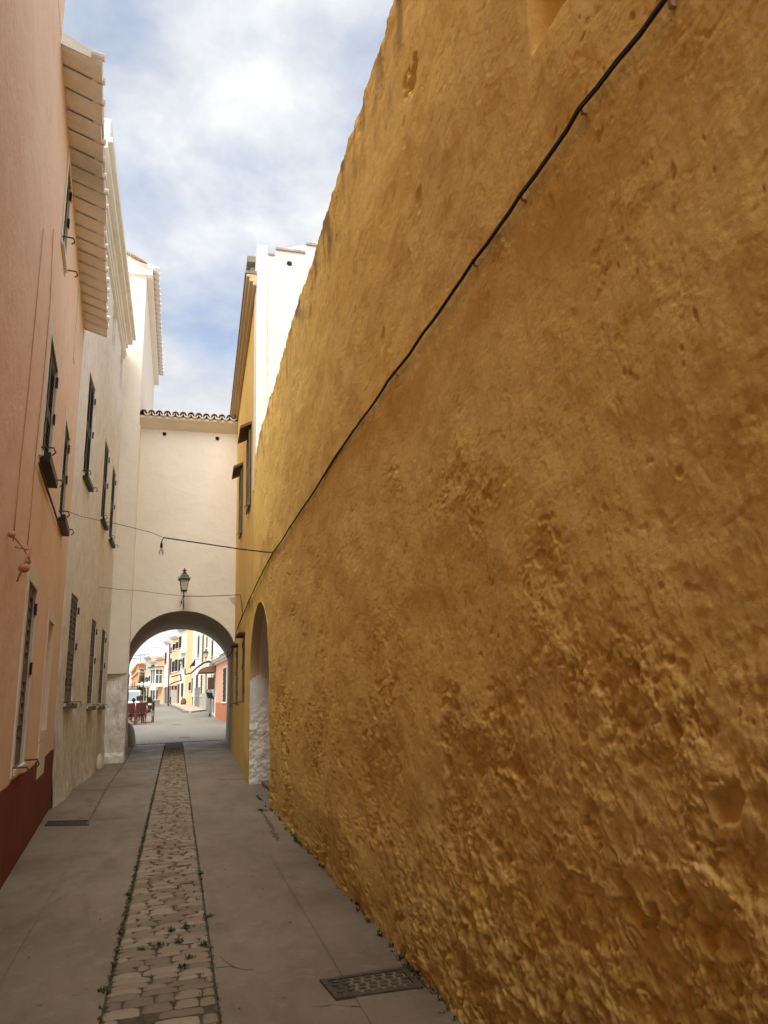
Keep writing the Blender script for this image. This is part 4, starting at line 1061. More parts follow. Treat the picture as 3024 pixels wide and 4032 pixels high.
# ================================================================== LANTERN ON THE ARCH HOUSE
def lantern(c, sc, rot, label, wall_dir, wall_dist, name='wall_lantern', arm_low=.15, grp=None):
    """c: centre of the bottom of the glass; four-sided lantern on a curved wall arm"""
    c = Vector(c); t = empty(name, c, label, 'lantern', grp)
    def rz(r, z, n=4): return (r*sc, z*sc)
    q = math.pi/4+rot
    mb = MB(); mb.lathe(c, [rz(.150, .0), rz(.245, .46)], 4, q); mb.build('glass', 'lampglass', t)
    mb = MB()
    for k in range(4):
        a = q+k*math.pi/2; d = Vector((math.cos(a), math.sin(a), 0))
        mb.bar(c+d*.155*sc, c+d*.252*sc+Vector((0, 0, .47*sc)), .022*sc)
    mb.lathe(c, [rz(.0, -.045), rz(.165, -.04), rz(.175, .0), rz(.16, .02)], 4, q)
    mb.lathe(c+Vector((0, 0, .0)), [rz(.03, -.18), rz(.02, -.12), rz(.05, -.07), rz(.0, -.045)], 10)
    for k in range(4):
        a = rot+k*math.pi/2; d = Vector((math.cos(a), math.sin(a), 0)); mb.tube([c+Vector((0, 0, -.16*sc)), c+d*.09*sc+Vector((0, 0, -.13*sc)), c+d*.13*sc+Vector((0, 0, -.04*sc))], .009*sc, 6)
    mb.build('frame', 'iron', t)
    mb = MB(); mb.lathe(c, [rz(.33, .455), rz(.345, .50), rz(.30, .515), rz(.27, .56), rz(.235, .64), rz(.17, .70), rz(.10, .735), rz(.0, .74)], 4, q)
    mb.lathe(c, [rz(.10, .72), rz(.085, .78), rz(.05, .80), rz(.05, .84), rz(.11, .885), rz(.04, .90), rz(.025, .93), rz(.035, .955), rz(.0, .98)], 12)
    cap = mb.build('cap', 'lampgreen', t, smooth=False)
    mb = MB()
    for k in range(4):
        a = q+k*math.pi/2; d = Vector((math.cos(a), math.sin(a), 0)); mb.ball(c+d*.345*sc+Vector((0, 0, .53*sc)), .02*sc, 8, 6)
    mb.build('corner_knob', 'lampgreen', cap)
    wd = Vector(wall_dir).normalized(); w0 = c+wd*wall_dist
    mb = MB(); mb.tube([c+Vector((0, 0, -.12*sc)), c+Vector((0, 0, -.42*sc)), c+Vector((0, 0, -.62*sc))+wd*.05, c+wd*wall_dist*.5+Vector((0, 0, -.66*sc)), w0+Vector((0, 0, -.5*sc))], .017*sc, 8)
    mb.tube([c+Vector((0, 0, -.30*sc)), c+wd*wall_dist*.3+Vector((0, 0, -.36*sc)), w0+Vector((0, 0, -.30*sc))], .013*sc, 6)
    mb.lathe(c+Vector((0, 0, -.3*sc)), [(0, .0), (.035*sc, .02), (.035*sc, .05), (0, .07)], 8)
    mb.build('arm', 'iron', t, smooth=True)
    mb = MB(); x = wd.cross(Vector((0, 0, 1))); mb.bar(w0+Vector((0, 0, -.72*sc)), w0+Vector((0, 0, -.15*sc)), .05*sc, .02*sc, up=tuple(x)); mb.build('wall_plate', 'iron', t)
    return t
LYn = 20.15
pb_ = atY(*z6(650, 1955), LYn); pt_ = atY(*z6(657, 1742), LYn); hsc = (pt_[2]-pb_[2])/.98; print('lantern scale', hsc, pb_)
lantern(pb_, hsc*.98, math.radians(4), 'green capped black iron street lantern mounted on the cream wall just above the arch', (0, 1, 0), Yf-LYn, name='wall_lantern')

# ================================================================== BULB STRINGS
def bulb(c, label):
    c = Vector(c); t = empty('hanging_bulb', c, label, 'light bulb')
    mb = MB(); mb.lathe(c, [(.0, .0), (.012, .0), (.02, -.012), (.022, -.075), (.017, -.085), (0, -.085)], 12); mb.build('socket', 'cable', t, smooth=True)
    mb = MB(); mb.lathe(c, [(.014, -.082), (.017, -.10), (.034, -.135), (.042, -.168), (.036, -.20), (.018, -.218), (0.0, -.222)], 16); mb.build('bulb', 'glass', t, smooth=True)
    mb = MB(); mb.tube([c+Vector((0, 0, -.085)), c+Vector((0, 0, -.13))], .005, 6); mb.tube([c+Vector((-.015, 0, -.15)), c+Vector((0, 0, -.13)), c+Vector((.015, 0, -.15))], .0015, 5); mb.build('filament_stem', 'lampglass', t)
    return t
def wire(pts, r, label, name='string_wire', mat='cable'):
    return tag(MB().tube(pts, r, 6).build(name, mat, None, smooth=True), label, 'wire')
pL = Vector(LP.pt(*LP.sz(224, 2012), .14)); pR = Vector(RW.pt(*fe(1083, 2175), .03)); kx = 640
def along(px, py, a=pL, b=pR):   # point of the vertical plane a-b seen at a pixel
    f = Fac((a.x, a.y), (b.x, b.y), 1); s, z = f.sz(px, py); return Vector(f.pt(s, z, 0))
k1 = along(644, 2117)
wire([pL]+[along(*p) for p in ((320, 2034), (480, 2067), (600, 2098))]+[k1], .004, 'thin pale wire sagging from the pink house shutter hook to the hanging bulb', mat='rust')
wire([k1]+[along(*p) for p in ((800, 2140), (940, 2161), (1050, 2174))]+[pR], .009, 'black cable crossing the alley from the larger bulb to the ochre wall')
b1 = along(636, 2137); wire([k1, (k1+b1)/2+Vector((-.005, 0, 0)), b1], .007, 'short black lead from which the larger clear bulb hangs')
s1 = (along(636, 2137)-along(636, 2188)).length/.222; t = bulb(b1, 'clear glass bulb in a black socket hanging from the upper wire'); t.scale = (s1,)*3; print('bulb scale', s1)
pL2 = Vector(LW.pt(*LW.sz(385, 2311), .02)); pR2 = Vector(YH.pt(*YH.sz(955, 2342), .05))
k2 = along(722, 2347, pL2, pR2)
wire([pL2]+[along(*p, pL2, pR2) for p in ((470, 2321), (560, 2327), (650, 2340))]+[k2], .005, 'thin pale wire from the white house wall to the lower bulb', mat='rust')
pe = Vector(YH.pt(*YH.sz(962, 2420), .03))
wire([k2]+[along(*p, pL2, pR2) for p in ((800, 2348), (880, 2345))]+[pR2, pe], .009, 'stiff black conduit crossing above the arch and turning down the yellow house wall')
b2 = along(715, 2366, pL2, pR2); wire([k2, b2+Vector((.01, 0, .03)), b2], .006, 'short black lead above the small bulb under the lantern')
t = bulb(b2, 'clear glass bulb hanging from the lower wire right under the lantern'); t.scale = (.75,)*3

# ================================================================== STREET BEYOND THE ARCH
def fhouse(name, label, b0, b1, t0, t1, mat, wins=(), doors=(), plinth=None, cv=z10, roofmat='tile', ext0=0.0, depth=8, cornice=True, setback=0, shm='shutter_green', topz=None):
    P0, P1 = gs(*cv(*b0)), gs(*cv(*b1)); f = Fac(P0, P1, 1)
    if ext0: f.p = f.p-f.t*ext0; f.len += ext0
    if setback: f.p = f.p-f.n*setback
    zb = min(P0[2], P1[2])-.3
    za = float(atY(*cv(*t0), P0[1])[2]); zc = float(atY(*cv(*t1), P1[1])[2]); zt = topz or (za+zc)/2
    t = empty(name, (P0[0], P0[1], P0[2]), label, 'house', 'houses along the right side of the street beyond the arch')
    wl = []
    for (xa, xb, ya, yb) in list(wins)+list(doors):
        ym = (ya+yb)/2; s0, _ = f.sz(*cv(xb, ym)); s1, _ = f.sz(*cv(xa, ym)); lo, hi = min(s0, s1), max(s0, s1)
        zz1 = f.sz(*cv((xa+xb)/2, ya))[1]; zz0 = f.sz(*cv((xa+xb)/2, yb))[1]
        if hi-lo > 3.2: c = (hi+lo)/2; lo, hi = c-1.6, c+1.6
        lo, hi = ((lo+hi)/2-.55, (lo+hi)/2+.55) if hi-lo < 1.1 else (lo, hi)
        lo = max(.05, lo); hi = min(f.len-.05, hi)
        if hi-lo > .15: wl.append((lo, hi, max(zz0, zb+.35), min(zz1, zt-.05), (xa, xb, ya, yb) in doors))
    hs = [(a, b, c, d, .12) for a, b, c, d, e in wl]
    wallmesh(f, 0, f.len, zb, zt, hs, depth=depth).build('wall', mat, t)
    for a, b, c, d, isd in wl:
        g = MB(); g.fbox(f, a-.05, a, c, d+.05, -.0, .02); g.fbox(f, b, b+.05, c, d+.05, -.0, .02); g.fbox(f, a, b, d, d+.05, 0, .02)
        if isd:
            o = g.build('door', 'f_lgrey', t); m = MB(); m.fbox(f, a+.01, b-.01, c, d-.01, -.115, -.06); m.build('panel', 'brownwood', o)
            MB().fbox(f, b-.22, b-.17, c+1.0, c+1.1, -.06, -.02).build('handle', 'iron', o)
        else:
            g.fbox(f, a-.12, b+.12, c-.08, c, -.0, .08); o = g.build('window', 'f_white' if mat != 'f_white' else 'f_lgrey', t); n = max(2, int(round((b-a)/.6)))
            for k in range(n):
                u = a+(b-a)*k/n; m = MB(); m.fbox(f, u+.01, u+(b-a)/n-.01, c+.02, d-.02, -.06, .0)
                ns = 8
                for q in range(ns): z_ = c+(d-c)*(q+.1)/ns; m.fbox(f, u+.06, u+(b-a)/n-.06, z_, z_+(d-c)/ns*.55, .0, .025)
                m.build('shutter', shm, o)
    if plinth: MB().fbox(f, .0, f.len, zb, zb+.3+plinth[0], 0, .03).build('plinth', plinth[1], t)
    if cornice:
        m = MB(); m.fbox(f, 0, f.len, zt-.25, zt-.12, 0, .12); m.fbox(f, 0, f.len, zt-.12, zt, 0, .28); m.build('cornice', 'f_white', t)
        m = MB(); m.quad(f.pt(0, zt+.02, .32), f.pt(f.len, zt+.02, .32), f.pt(f.len, zt+1.3, -4), f.pt(0, zt+1.3, -4)); m.quad(f.pt(0, zt-.04, .32), f.pt(f.len, zt-.04, .32), f.pt(f.len, zt+.02, .32), f.pt(0, zt+.02, .32)); m.build('roof', roofmat, t, fix=False)
    return t, f, zt, zb+.3
h1, f1, zt1, zb1 = fhouse('low_pink_house', 'single storey pink house with terracotta plinth and green shutter, just beyond the arch', (1250, 2110), (1020, 2030), (1200, 690), (1040, 830), 'f_pink',
       wins=[(1178, 1250, 970, 1690)], plinth=(1.05, 'f_plinth'), ext0=2.6, depth=5)
h2, f2, zt2, zb2 = fhouse('low_white_house', 'narrow single storey white house with brown awning and sign, second past the arch', (1020, 2030), (945, 1960), (1040, 850), (950, 900), 'f_white', doors=[(955, 1000, 1130, 1940)], depth=5)
fhouse('tall_rear_house', 'tall peach house with yellow band rising behind the low pink house', (1250, 2110), (1060, 2035), (1190, 330), (1060, 330), 'f_pink', setback=3.2, ext0=3, cornice=False, topz=11)
fhouse('tall_yellow_house', 'tall yellow house rising behind the low white house', (1060, 2035), (960, 1965), (1060, 330), (990, 330), 'f_yellow', setback=3.0, cornice=False, topz=11)
fhouse('white_town_house', 'white house with two upper dark shutters and grey plinth beside the climbing planter', (945, 1960), (820, 1885), (945, 250), (840, 250), 'f_white', wins=[(930, 998, 380, 720)], doors=[(918, 940, 1130, 1890)], plinth=(1.6, 'f_grey'), topz=11.5)
fhouse('cream_town_house', 'cream house with tall narrow windows and pale grey plinth, behind the nearer wall lantern', (820, 1885), (680, 1840), (820, 200), (690, 200), 'f_cream', wins=[(825, 855, 310, 550), (738, 770, 270, 850), (690, 716, 250, 670), (705, 740, 1120, 1560)], doors=[(790, 828, 1060, 1860)], plinth=(1.5, 'f_lgrey'), topz=12)
fhouse('shuttered_white_house', 'white house with a close row of dark shutters upstairs and a dark grey plinth', (680, 1840), (570, 1800), (680, 180), (560, 180), 'f_white', wins=[(642, 676, 300, 700), (535, 628, 470, 810), (590, 660, 1120, 1560)], plinth=(2.0, 'f_grey'), topz=13)
fhouse('narrow_white_house', 'narrow white house with one red cloth at its window, between shuttered white and yellow houses', (570, 1800), (500, 1770), (560, 150), (500, 150), 'f_white', wins=[(512, 542, 190, 420), (510, 535, 1190, 1490), (493, 512, 760, 1000)], doors=[(505, 552, 1590, 1780)], topz=14)
fhouse('plain_yellow_house', 'plain pale yellow house front with a single small shuttered window, at the kerb', (500, 1770), (360, 1750), (500, 100), (400, 100), 'f_yellow', wins=[(445, 500, 1275, 1450)], topz=14)
fhouse('white_pediment_house', 'white house with brown door and small pedimented window beyond the yellow front', (360, 1750), (200, 1742), (400, 130), (230, 150), 'f_white', wins=[(225, 295, 310, 540), (200, 275, 800, 1030), (330, 346, 760, 960), (300, 320, 1300, 1580)], doors=[(210, 250, 1320, 1725)])
fhouse('peach_house', 'peach house with small dark windows and grey plinth beyond the white pediment house', (1110, 1743), (975, 1743), (1150, 215), (1000, 400), 'f_peach', cv=z9, wins=[(1040, 1056, 460, 600), (1118, 1136, 420, 560), (1020, 1041, 830, 1060), (1095, 1114, 790, 1040)], doors=[(1005, 1025, 1350, 1740), (1075, 1095, 1350, 1740)], plinth=(1.8, 'f_lgrey'))
fhouse('balcony_house', 'pale house with dark balcony window beside the red strip of wall', (975, 1743), (938, 1743), (1000, 290), (945, 350), 'f_white', cv=z9, wins=[(952, 975, 770, 1100), (958, 974, 540, 660)], doors=[(950, 972, 1350, 1740)])
fhouse('dark_red_house', 'very narrow dark red house front in the middle of the row', (938, 1743), (905, 1743), (938, 410), (905, 420), 'f_red', cv=z9, doors=[(912, 930, 1350, 1740)])
fhouse('pale_shop_house', 'pale house with black hanging sign and tall dark doors, next to the bay window', (905, 1743), (820, 1742), (900, 350), (850, 480), 'f_white', cv=z9, wins=[(852, 876, 650, 880)], doors=[(835, 865, 1400, 1740), (878, 894, 1380, 1740)])
hb, fb, ztb, zbb = fhouse('bay_window_house', 'orange house with a white glazed bay window hanging over the street', (820, 1742), (660, 1739), (800, 740), (680, 770), 'f_peach', cv=z9, doors=[(665, 690, 1450, 1740)])
fhouse('white_row_house', 'white row house with two rows of small dark windows, left of the orange bay house', (660, 1739), (535, 1735), (670, 800), (535, 870), 'f_white', cv=z9, wins=[(550, 565, 935, 995), (580, 598, 915, 990), (608, 626, 905, 980), (568, 585, 1130, 1280), (598, 616, 1120, 1270), (628, 646, 1100, 1260)], doors=[(560, 575, 1450, 1730), (610, 625, 1450, 1730)])
fhouse('beige_row_house', 'beige row house with paired dark windows at the far left end of the row', (535, 1735), (405, 1730), (535, 740), (425, 740), 'f_beige', cv=z9, wins=[(428, 452, 905, 1030), (418, 436, 1170, 1300), (455, 475, 1160, 1290), (520, 545, 1140, 1290), (490, 508, 1170, 1290)], doors=[(430, 450, 1450, 1730)])
fhouse('roof_block_house', 'pale rooftop storey set back above the white row house', (680, 1742), (560, 1740), (670, 640), (590, 640), 'f_white', cv=z9, setback=5, cornice=False, depth=4)
# bay window
s0 = fb.sz(*z9(822, 1200))[0]; s1 = fb.sz(*z9(760, 1200))[0]; s0, s1 = max(.2, min(s0, s1)), min(fb.len-.2, max(s0, s1)); s1 = max(s1, s0+2.0)
za_ = fb.sz(*z9(800, 1370))[1]; zb_ = fb.sz(*z9(800, 960))[1]
m = MB(); m.fbox(fb, s0, s1, za_, za_+.45, .01, 1.1); m.fbox(fb, s0-.15, s1+.15, zb_-.3, zb_, .01, 1.25); 
for u in (s0, s1-.12): m.fbox(fb, u, u+.12, za_+.45, zb_-.3, .98, 1.1)
m.fbox(fb, s0, s0+.12, za_+.45, zb_-.3, .01, .15); m.fbox(fb, (s0+s1)/2-.05, (s0+s1)/2+.05, za_+.45, zb_-.3, .99, 1.09); m.fbox(fb, s0+.02, s0+.10, za_+1.5, za_+1.6, .16, .97); m.fbox(fb, s0+.02, s0+.10, za_+.46, zb_-.31, .52, .60)
bay = m.build('bay_window', 'f_white', hb); m = MB(); m.fbox(fb, s0+.05, s1-.05, za_+.46, zb_-.31, .02, 1.02); m.build('pane', 'pane', bay)
m = MB(); m.fbox(fb, s0-.25, s1+.25, zb_+.005, zb_+.12, .01, 1.4); m.build('bay_roof', 'brown', bay)
# pediment
f8 = Fac(gs(*z10(360, 1750)), gs(*z10(200, 1742)), 1); a = f8.sz(*z10(390, 640))[0]; b = f8.sz(*z10(300, 640))[0]; z_ = f8.sz(*z10(340, 660))[1]; a, b = min(a, b), max(a, b)
t = empty('window_pediment', f8.pt((a+b)/2, z_), 'white moulded hood projecting from the wall of the white pediment house', 'moulding')
MB().fbox(f8, a, b, z_, z_+.2, .01, .35).build('shelf', 'f_white', t); MB().fbox(f8, a+.2, b-.2, z_+.205, z_+.4, .01, .22).build('crown', 'f_white', t)
# awning on the low white house
sA = f2.sz(*z10(1020, 1050))[0]; zA = float(f2.sz(*z10(1000, 960))[1]); zB = float(f2.sz(*z10(1000, 1090))[1]); print('awning', sA, zA, zB)
m = MB(); aw = 9; s0, s1 = .3, min(3.0, f2.len-.4)
t = empty('awning', f2.pt(1, zB), 'rounded brown canvas awning over the door of the low white house', 'awning')
for k in range(aw):
    a0, a1 = math.pi/2*k/aw, math.pi/2*(k+1)/aw; r = 1.15; hz_ = zA-zB
    o0, o1_ = r*math.sin(a0), r*math.sin(a1); q0, q1 = zB+hz_*math.cos(a0), zB+hz_*math.cos(a1)
    m.quad(f2.pt(s0, q0, o0+.02), f2.pt(s1, q0, o0+.02), f2.pt(s1, q1, o1_+.02), f2.pt(s0, q1, o1_+.02))
    for s_ in (s0, s1): m.quad(f2.pt(s_, q0, o0+.02), f2.pt(s_, q1, o1_+.02), f2.pt(s_, zB, o1_+.02), f2.pt(s_, zB, o0+.02))
m.build('canopy_cloth', 'brown', t, fix=False); m = MB(); m.fbox(f2, s0, s1, zB-.14, zB-.005, 1.13, 1.17); m.build('valance', 'brown', t)
zs = f2.sz(*z10(1020, 1430))[1]; zs2 = f2.sz(*z10(1020, 1180))[1]
t = empty('hanging_sign', f2.pt(.1, zs2, .5), 'dark brown board sign projecting from the wall below the awning', 'sign')
MB().fbox(f2, .05, .10, zs, zs2, .12, .55).build('board', 'brownwood', t); MB().fbox(f2, .06, .09, zs2-.06, zs2-.02, .0, .119).build('bracket', 'iron', t)
# wall planter
c = atY(*z10(905, 1520), 54.5)
t = empty('wall_planter', c, 'dark green box planter with leafy top fixed on the wall past the awning', 'planter')
c = c*1.0; _q = .55
m = MB(); m.hexa([(c[0]-.16, c[1]-.15, c[2]-.3), (c[0]+.24, c[1]-.15, c[2]-.38), (c[0]+.24, c[1]+.15, c[2]-.38), (c[0]-.16, c[1]+.15, c[2]-.3), (c[0]-.3, c[1]-.18, c[2]+.12), (c[0]+.15, c[1]-.18, c[2]+.06), (c[0]+.15, c[1]+.18, c[2]+.06), (c[0]-.3, c[1]+.18, c[2]+.12)]); m.build('box', 'shutter_green', t)
m = MB()
for k in range(160): 
    p = (c[0]-.08+random.gauss(0, .13), c[1]+random.gauss(0, .1), c[2]+.12+random.uniform(-.05, .14)); tuft(m, p, .03, 1, .12)
m.build('leaves', 'leaf', t, fix=False); MB().box((c[0]-.0, c[1]-.04, gz(54)-.0), (c[0]+.06, c[1]+.04, c[2]-.34)).build('post', 'stonebox', t)
# pavement with kerb
K = [gs(*z10(500, 1925)), gs(*z10(370, 1915)), gs(*z9(1300, 1925)), gs(*z9(1140, 1835)), gs(*z9(980, 1775))]
Bk = [gs(*z10(820, 1885)), gs(*z10(680, 1840)), gs(*z10(500, 1770)), gs(*z10(360, 1750)), gs(*z9(1110, 1743)), gs(*z9(975, 1743))]
pl = [(p[0], p[1]) for p in (Bk[0], K[0], K[1], K[2], K[3], K[4], Bk[5], Bk[4], Bk[3], Bk[2], Bk[1])]
m = MB(); n0 = len(pl)
for (x, y) in pl: m.v.append((x, y, gz(y)+.13))
for (x, y) in pl: m.v.append((x, y, gz(y)-.1))
m.f.append(tuple(range(n0))); m.f += [(k, (k+1) % n0, n0+(k+1) % n0, n0+k) for k in range(n0)]
o = m.build('sidewalk', 'f_sidewalk'); o['kind'] = 'structure'
m = MB(); kp = [K[1], K[2], K[3], K[4]]
for a, b in zip(kp, kp[1:]):
    a = Vector((a[0]-.0, a[1], gz(a[1])+.05)); b = Vector((b[0], b[1], gz(b[1])+.05)); m.bar(a, b, .28, .20)
o = m.build('kerb', 'stonebox'); o['kind'] = 'structure'
# cracks / patches on the street
for a, b in ((z9(870, 1885), z9(1160, 1900)), (z9(980, 2180), z9(1190, 2165)), (z1(820, 1740), z1(960, 1745))):
    p, q = gs(*a), gs(*b); m = MB(); m.quad((p[0], p[1]-.12, gz(p[1])+.02), (q[0], q[1]-.1, gz(q[1])+.02), (q[0], q[1]+.12, gz(q[1]+.12)+.02), (p[0], p[1]+.12, gz(p[1]+.12)+.02)); o = m.build('street_joint', 'dirt', fix=False); o['kind'] = 'structure'
# orange building across the square
Yo = 125; C = atY(*z9(283, 1500), Yo); zt = float(atY(*z9(283, 885), Yo)[2]); Rr = atY(*z9(425, 1500), Yo+6)
t = empty('orange_building', (C[0], C[1], 1.0), 'large orange building with white corner strip and cornice, far left beyond the van', 'building')
FR = Fac((C[0], C[1]), (Rr[0], Rr[1]), -1); FL_ = Fac((C[0], C[1]), (C[0]-3.2, C[1]+38), 1)
m = MB()
for f, sd_ in ((FR, 1), (FL_, 1)):
    pass
m.hexa([(C[0], C[1], 0), (Rr[0], Rr[1], 0), (Rr[0], Rr[1]+30, 0), (C[0]-3.2, C[1]+38, 0), (C[0], C[1], zt), (Rr[0], Rr[1], zt), (Rr[0], Rr[1]+30, zt), (C[0]-3.2, C[1]+38, zt)]); m.build('wall', 'f_orange', t)
def atf(f, cv, x, y): return f.sz(*cv(x, y))
nrm_ = 1 if (FR.n[1] < 0) else -1; nl = 1 if FL_.n[0] < 0 else -1
m = MB(); m.fbox(FR, 0, FR.len, zt-1.35, zt-1.1, .0, .25*nrm_); m.fbox(FR, 0, FR.len, zt, zt+.2, -.1*nrm_, .3*nrm_); m.fbox(FL_, 0, FL_.len, zt-1.35, zt-1.1, .0, .25*nl); m.fbox(FL_, 0, FL_.len, zt, zt+.2, -.1*nl, .3*nl); m.fbox(FR, 0, .35, .5, zt-1.36, 0, .08*nrm_); m.build('cornice', 'f_peach', t)
for (x0_, x1_, ya, yb) in ((330, 405, 1000, 1105), (275, 330, 1265, 1420), (340, 400, 1265, 1420)):
    a = atf(FR, z9, x0_, (ya+yb)/2)[0]; b = atf(FR, z9, x1_, (ya+yb)/2)[0]; c = atf(FR, z9, (x0_+x1_)/2, yb)[1]; d = atf(FR, z9, (x0_+x1_)/2, ya)[1]; a, b = min(a, b), max(a, b)
    w_ = MB().fbox(FR, a-.2, b+.2, c-.2, d+.2, .0, .04*nrm_).build('window', 'f_white', t); MB().fbox(FR, a, b, c, d, .05*nrm_, .09*nrm_).build('shutter', 'shutter_green', w_)
for (x_, ya, yb) in ((240, 1010, 1090), (212, 1030, 1100), (185, 1050, 1120), (158, 1065, 1140), (120, 1090, 1160), (215, 1275, 1400), (175, 1290, 1400), (140, 1300, 1400)):
    a = atf(FL_, z9, x_, (ya+yb)/2)[0]; c = atf(FL_, z9, x_, yb)[1]; d = atf(FL_, z9, x_, ya)[1]
    MB().fbox(FL_, a-.9, a+.9, c, d, .0, .06*nl).build('window', 'brownwood' if yb < 1200 else 'shutter_green', t)
# globe street lamps
for i, (gx, gy, by, Yl, lab) in enumerate(((300, 1345, 1700, 84, 'leftmost of the globe lamps, in front of the orange building'), (366, 1325, 1740, 78, 'globe lamp post second from left, by the dark shrub'), (456, 1328, 1755, 70, 'black lamp post with white globe behind the seated blond person'), (516, 1318, 1765, 66, 'rightmost globe lamp post, beside the parked scooter'))):
    c = atY(*z9(gx, gy), Yl); g0 = gz(Yl); xb = c[0]-.05
    t = empty('street_lamp', (xb, Yl, g0), lab, 'street lamp', 'globe lamp posts in the square')
    MB().lathe((xb, Yl, g0), [(.16, 0), (.16, .25), (.09, .35), (.065, .6), (.055, c[2]-g0-.35), (.10, c[2]-g0-.32), (.06, c[2]-g0-.26), (0, c[2]-g0-.25)], 10).build('post', 'iron', t, smooth=True)
    MB().lathe(c, [(.07, -.24), (.10, -.18), (.17, -.05), (.175, .06), (.12, .16), (.05, .22), (0, .29)], 14).build('globe', 'globe', t, smooth=True)
# wall lanterns down the street
p = atY(*z10(812, 745), 52.3); p2 = atY(*z10(812, 560), 52.3); sc = (p2[2]-p[2])/.98
lantern(p, sc, math.radians(45), 'larger black wall lantern seen through the arch, fixed over the facade cables', (1, 0, 0), 1.1, name='facade_lantern')
p = atY(*z10(287, 895), 80); p2 = atY(*z10(287, 765), 80); sc = (p2[2]-p[2])/.98
lantern(p, sc, math.radians(45), 'smaller farther wall lantern hanging in front of the white pediment house', (1, .2, 0), 1.0, name='facade_lantern')
def farwire(pts, r, label, cat='cable', name='facade_cable', mat='cable'):
    P = [tuple(atY(*p, y)) for p, y in pts]; tag(MB().tube(P, r, 6).build(name, mat, None, smooth=True), label, cat)
farwire([(z10(370, 1000), 88), (z10(368, 1105), 84), (z10(500, 1085), 74), (z10(600, 985), 68), (z10(700, 910), 62), (z10(760, 865), 58), (z10(860, 835), 54.5), (z10(930, 850), 52.5)], .07, 'thick dark cable bundle running along the yellow and white facades beyond the arch')
farwire([(z9(965, 1320), 97), (z9(1100, 1265), 94), (z9(1205, 1240), 91), (z9(1195, 1110), 91), (z9(1120, 1130), 93), (z9(1000, 1160), 96)], .07, 'dark cable loop on the peach house front and white wall')
farwire([(z10(1050, 830), 50.6), (z10(1130, 720), 47), (z10(1200, 685), 44.5)], .10, 'dark tiled eave edge cable along the low pink house', name='eave_cable')
for k, (a, b, c, lab) in enumerate(((z9(640, 205), z9(860, 205), z9(1430, 175), 'top thin wire across the far street'), (z9(725, 385), z9(725, 430), z9(1000, 365), 'second thin wire with a bulb across the far street'), (z9(535, 525), z9(535, 575), z9(800, 525), 'thin wire with end bulb near the bay window roof'), (z9(410, 995), z9(600, 985), z9(1050, 965), 'lowest thin wire across the far street'))):
    Y_ = 75-k*3; p0 = Vector(atY(*a, Y_)); p1 = Vector(atY(*c, Y_)); tag(MB().tube([p0, (p0+p1)/2-Vector((0, 0, .05)), p1], .012, 5).build('street_wire', 'rust', None), lab, 'wire')
# roof antennas
for i, (x, y0, y1, lab) in enumerate(((340, 690, 860, 'tall roof antenna rising above the orange building roof'), (415, 685, 850, 'roof antenna at the left end of the beige row house'), (205, 760, 890, 'shorter roof antenna on the left wing of the orange building'))):
    Y_ = 128; a = Vector(atY(*z9(x, y1+40), Y_)); b = Vector(atY(*z9(x, y0), Y_)); m = MB(); m.bar(a, b, .07)
    t = empty('roof_antenna', a, lab, 'antenna'); m.build('mast', 'rust', t); m = MB(); m.bar(b+Vector((-1.0, 0, -.1)), b+Vector((.8, 0, -.05)), .06)
    for q in range(5): m.bar(b+Vector((-.9+q*.4, -.3, -.08)), b+Vector((-.9+q*.4, .3, -.08)), .04)
    m.build('aerial', 'rust', t)

# ------------------------------------------------------------------ van
Yv = 57; g0 = gz(Yv); xr_ = float(atY(*z9(338, 1560), Yv)[0]); W_ = 1.85; xc = xr_-W_/2; zr_ = float(atY(*z9(200, 1440), Yv)[2])-g0; print('van height', zr_, xc)
hV = zr_
t = empty('parked_van', (xc, Yv+2.2, g0), 'white van facing the alley, parked behind the seated people', 'van')
prof = [(-.05, .35), (-.05, .75), (.05, .95), (.75, 1.12), (1.45, hV-.06), (1.75, hV), (4.3, hV), (4.5, hV-.3), (4.55, .4)]
m = MB(); n0 = len(prof)
for sx, ins in ((-1, 1), (1, 1)):
    for (y_, z_) in prof: m.v.append((xc+sx*(W_/2-(.12 if z_ > 1.2 else 0)), Yv+y_, g0+z_))
m.f = [tuple(range(n0)), tuple(range(2*n0-1, n0-1, -1))]+[(k, (k+1) % n0, n0+(k+1) % n0, n0+k) for k in range(n0)]
body = m.build('body', 'whitecar', t, bevel=.06)
m = MB(); dz = (hV-.06-1.12)/.70
def ws(u, w, o=.02): y_ = .75+.70*u; z_ = 1.12+(hV-.06-1.12)*u; return (xc+w*(W_/2-.10-.07*u), Yv+y_-o*1.2, g0+z_+o)
m.hexa([ws(.08, -1, .0), ws(.08, 1, .0), ws(.92, 1, .0), ws(.92, -1, .0), ws(.08, -1, .035), ws(.08, 1, .035), ws(.92, 1, .035), ws(.92, -1, .035)]); m.build('windscreen', 'carglass', t)
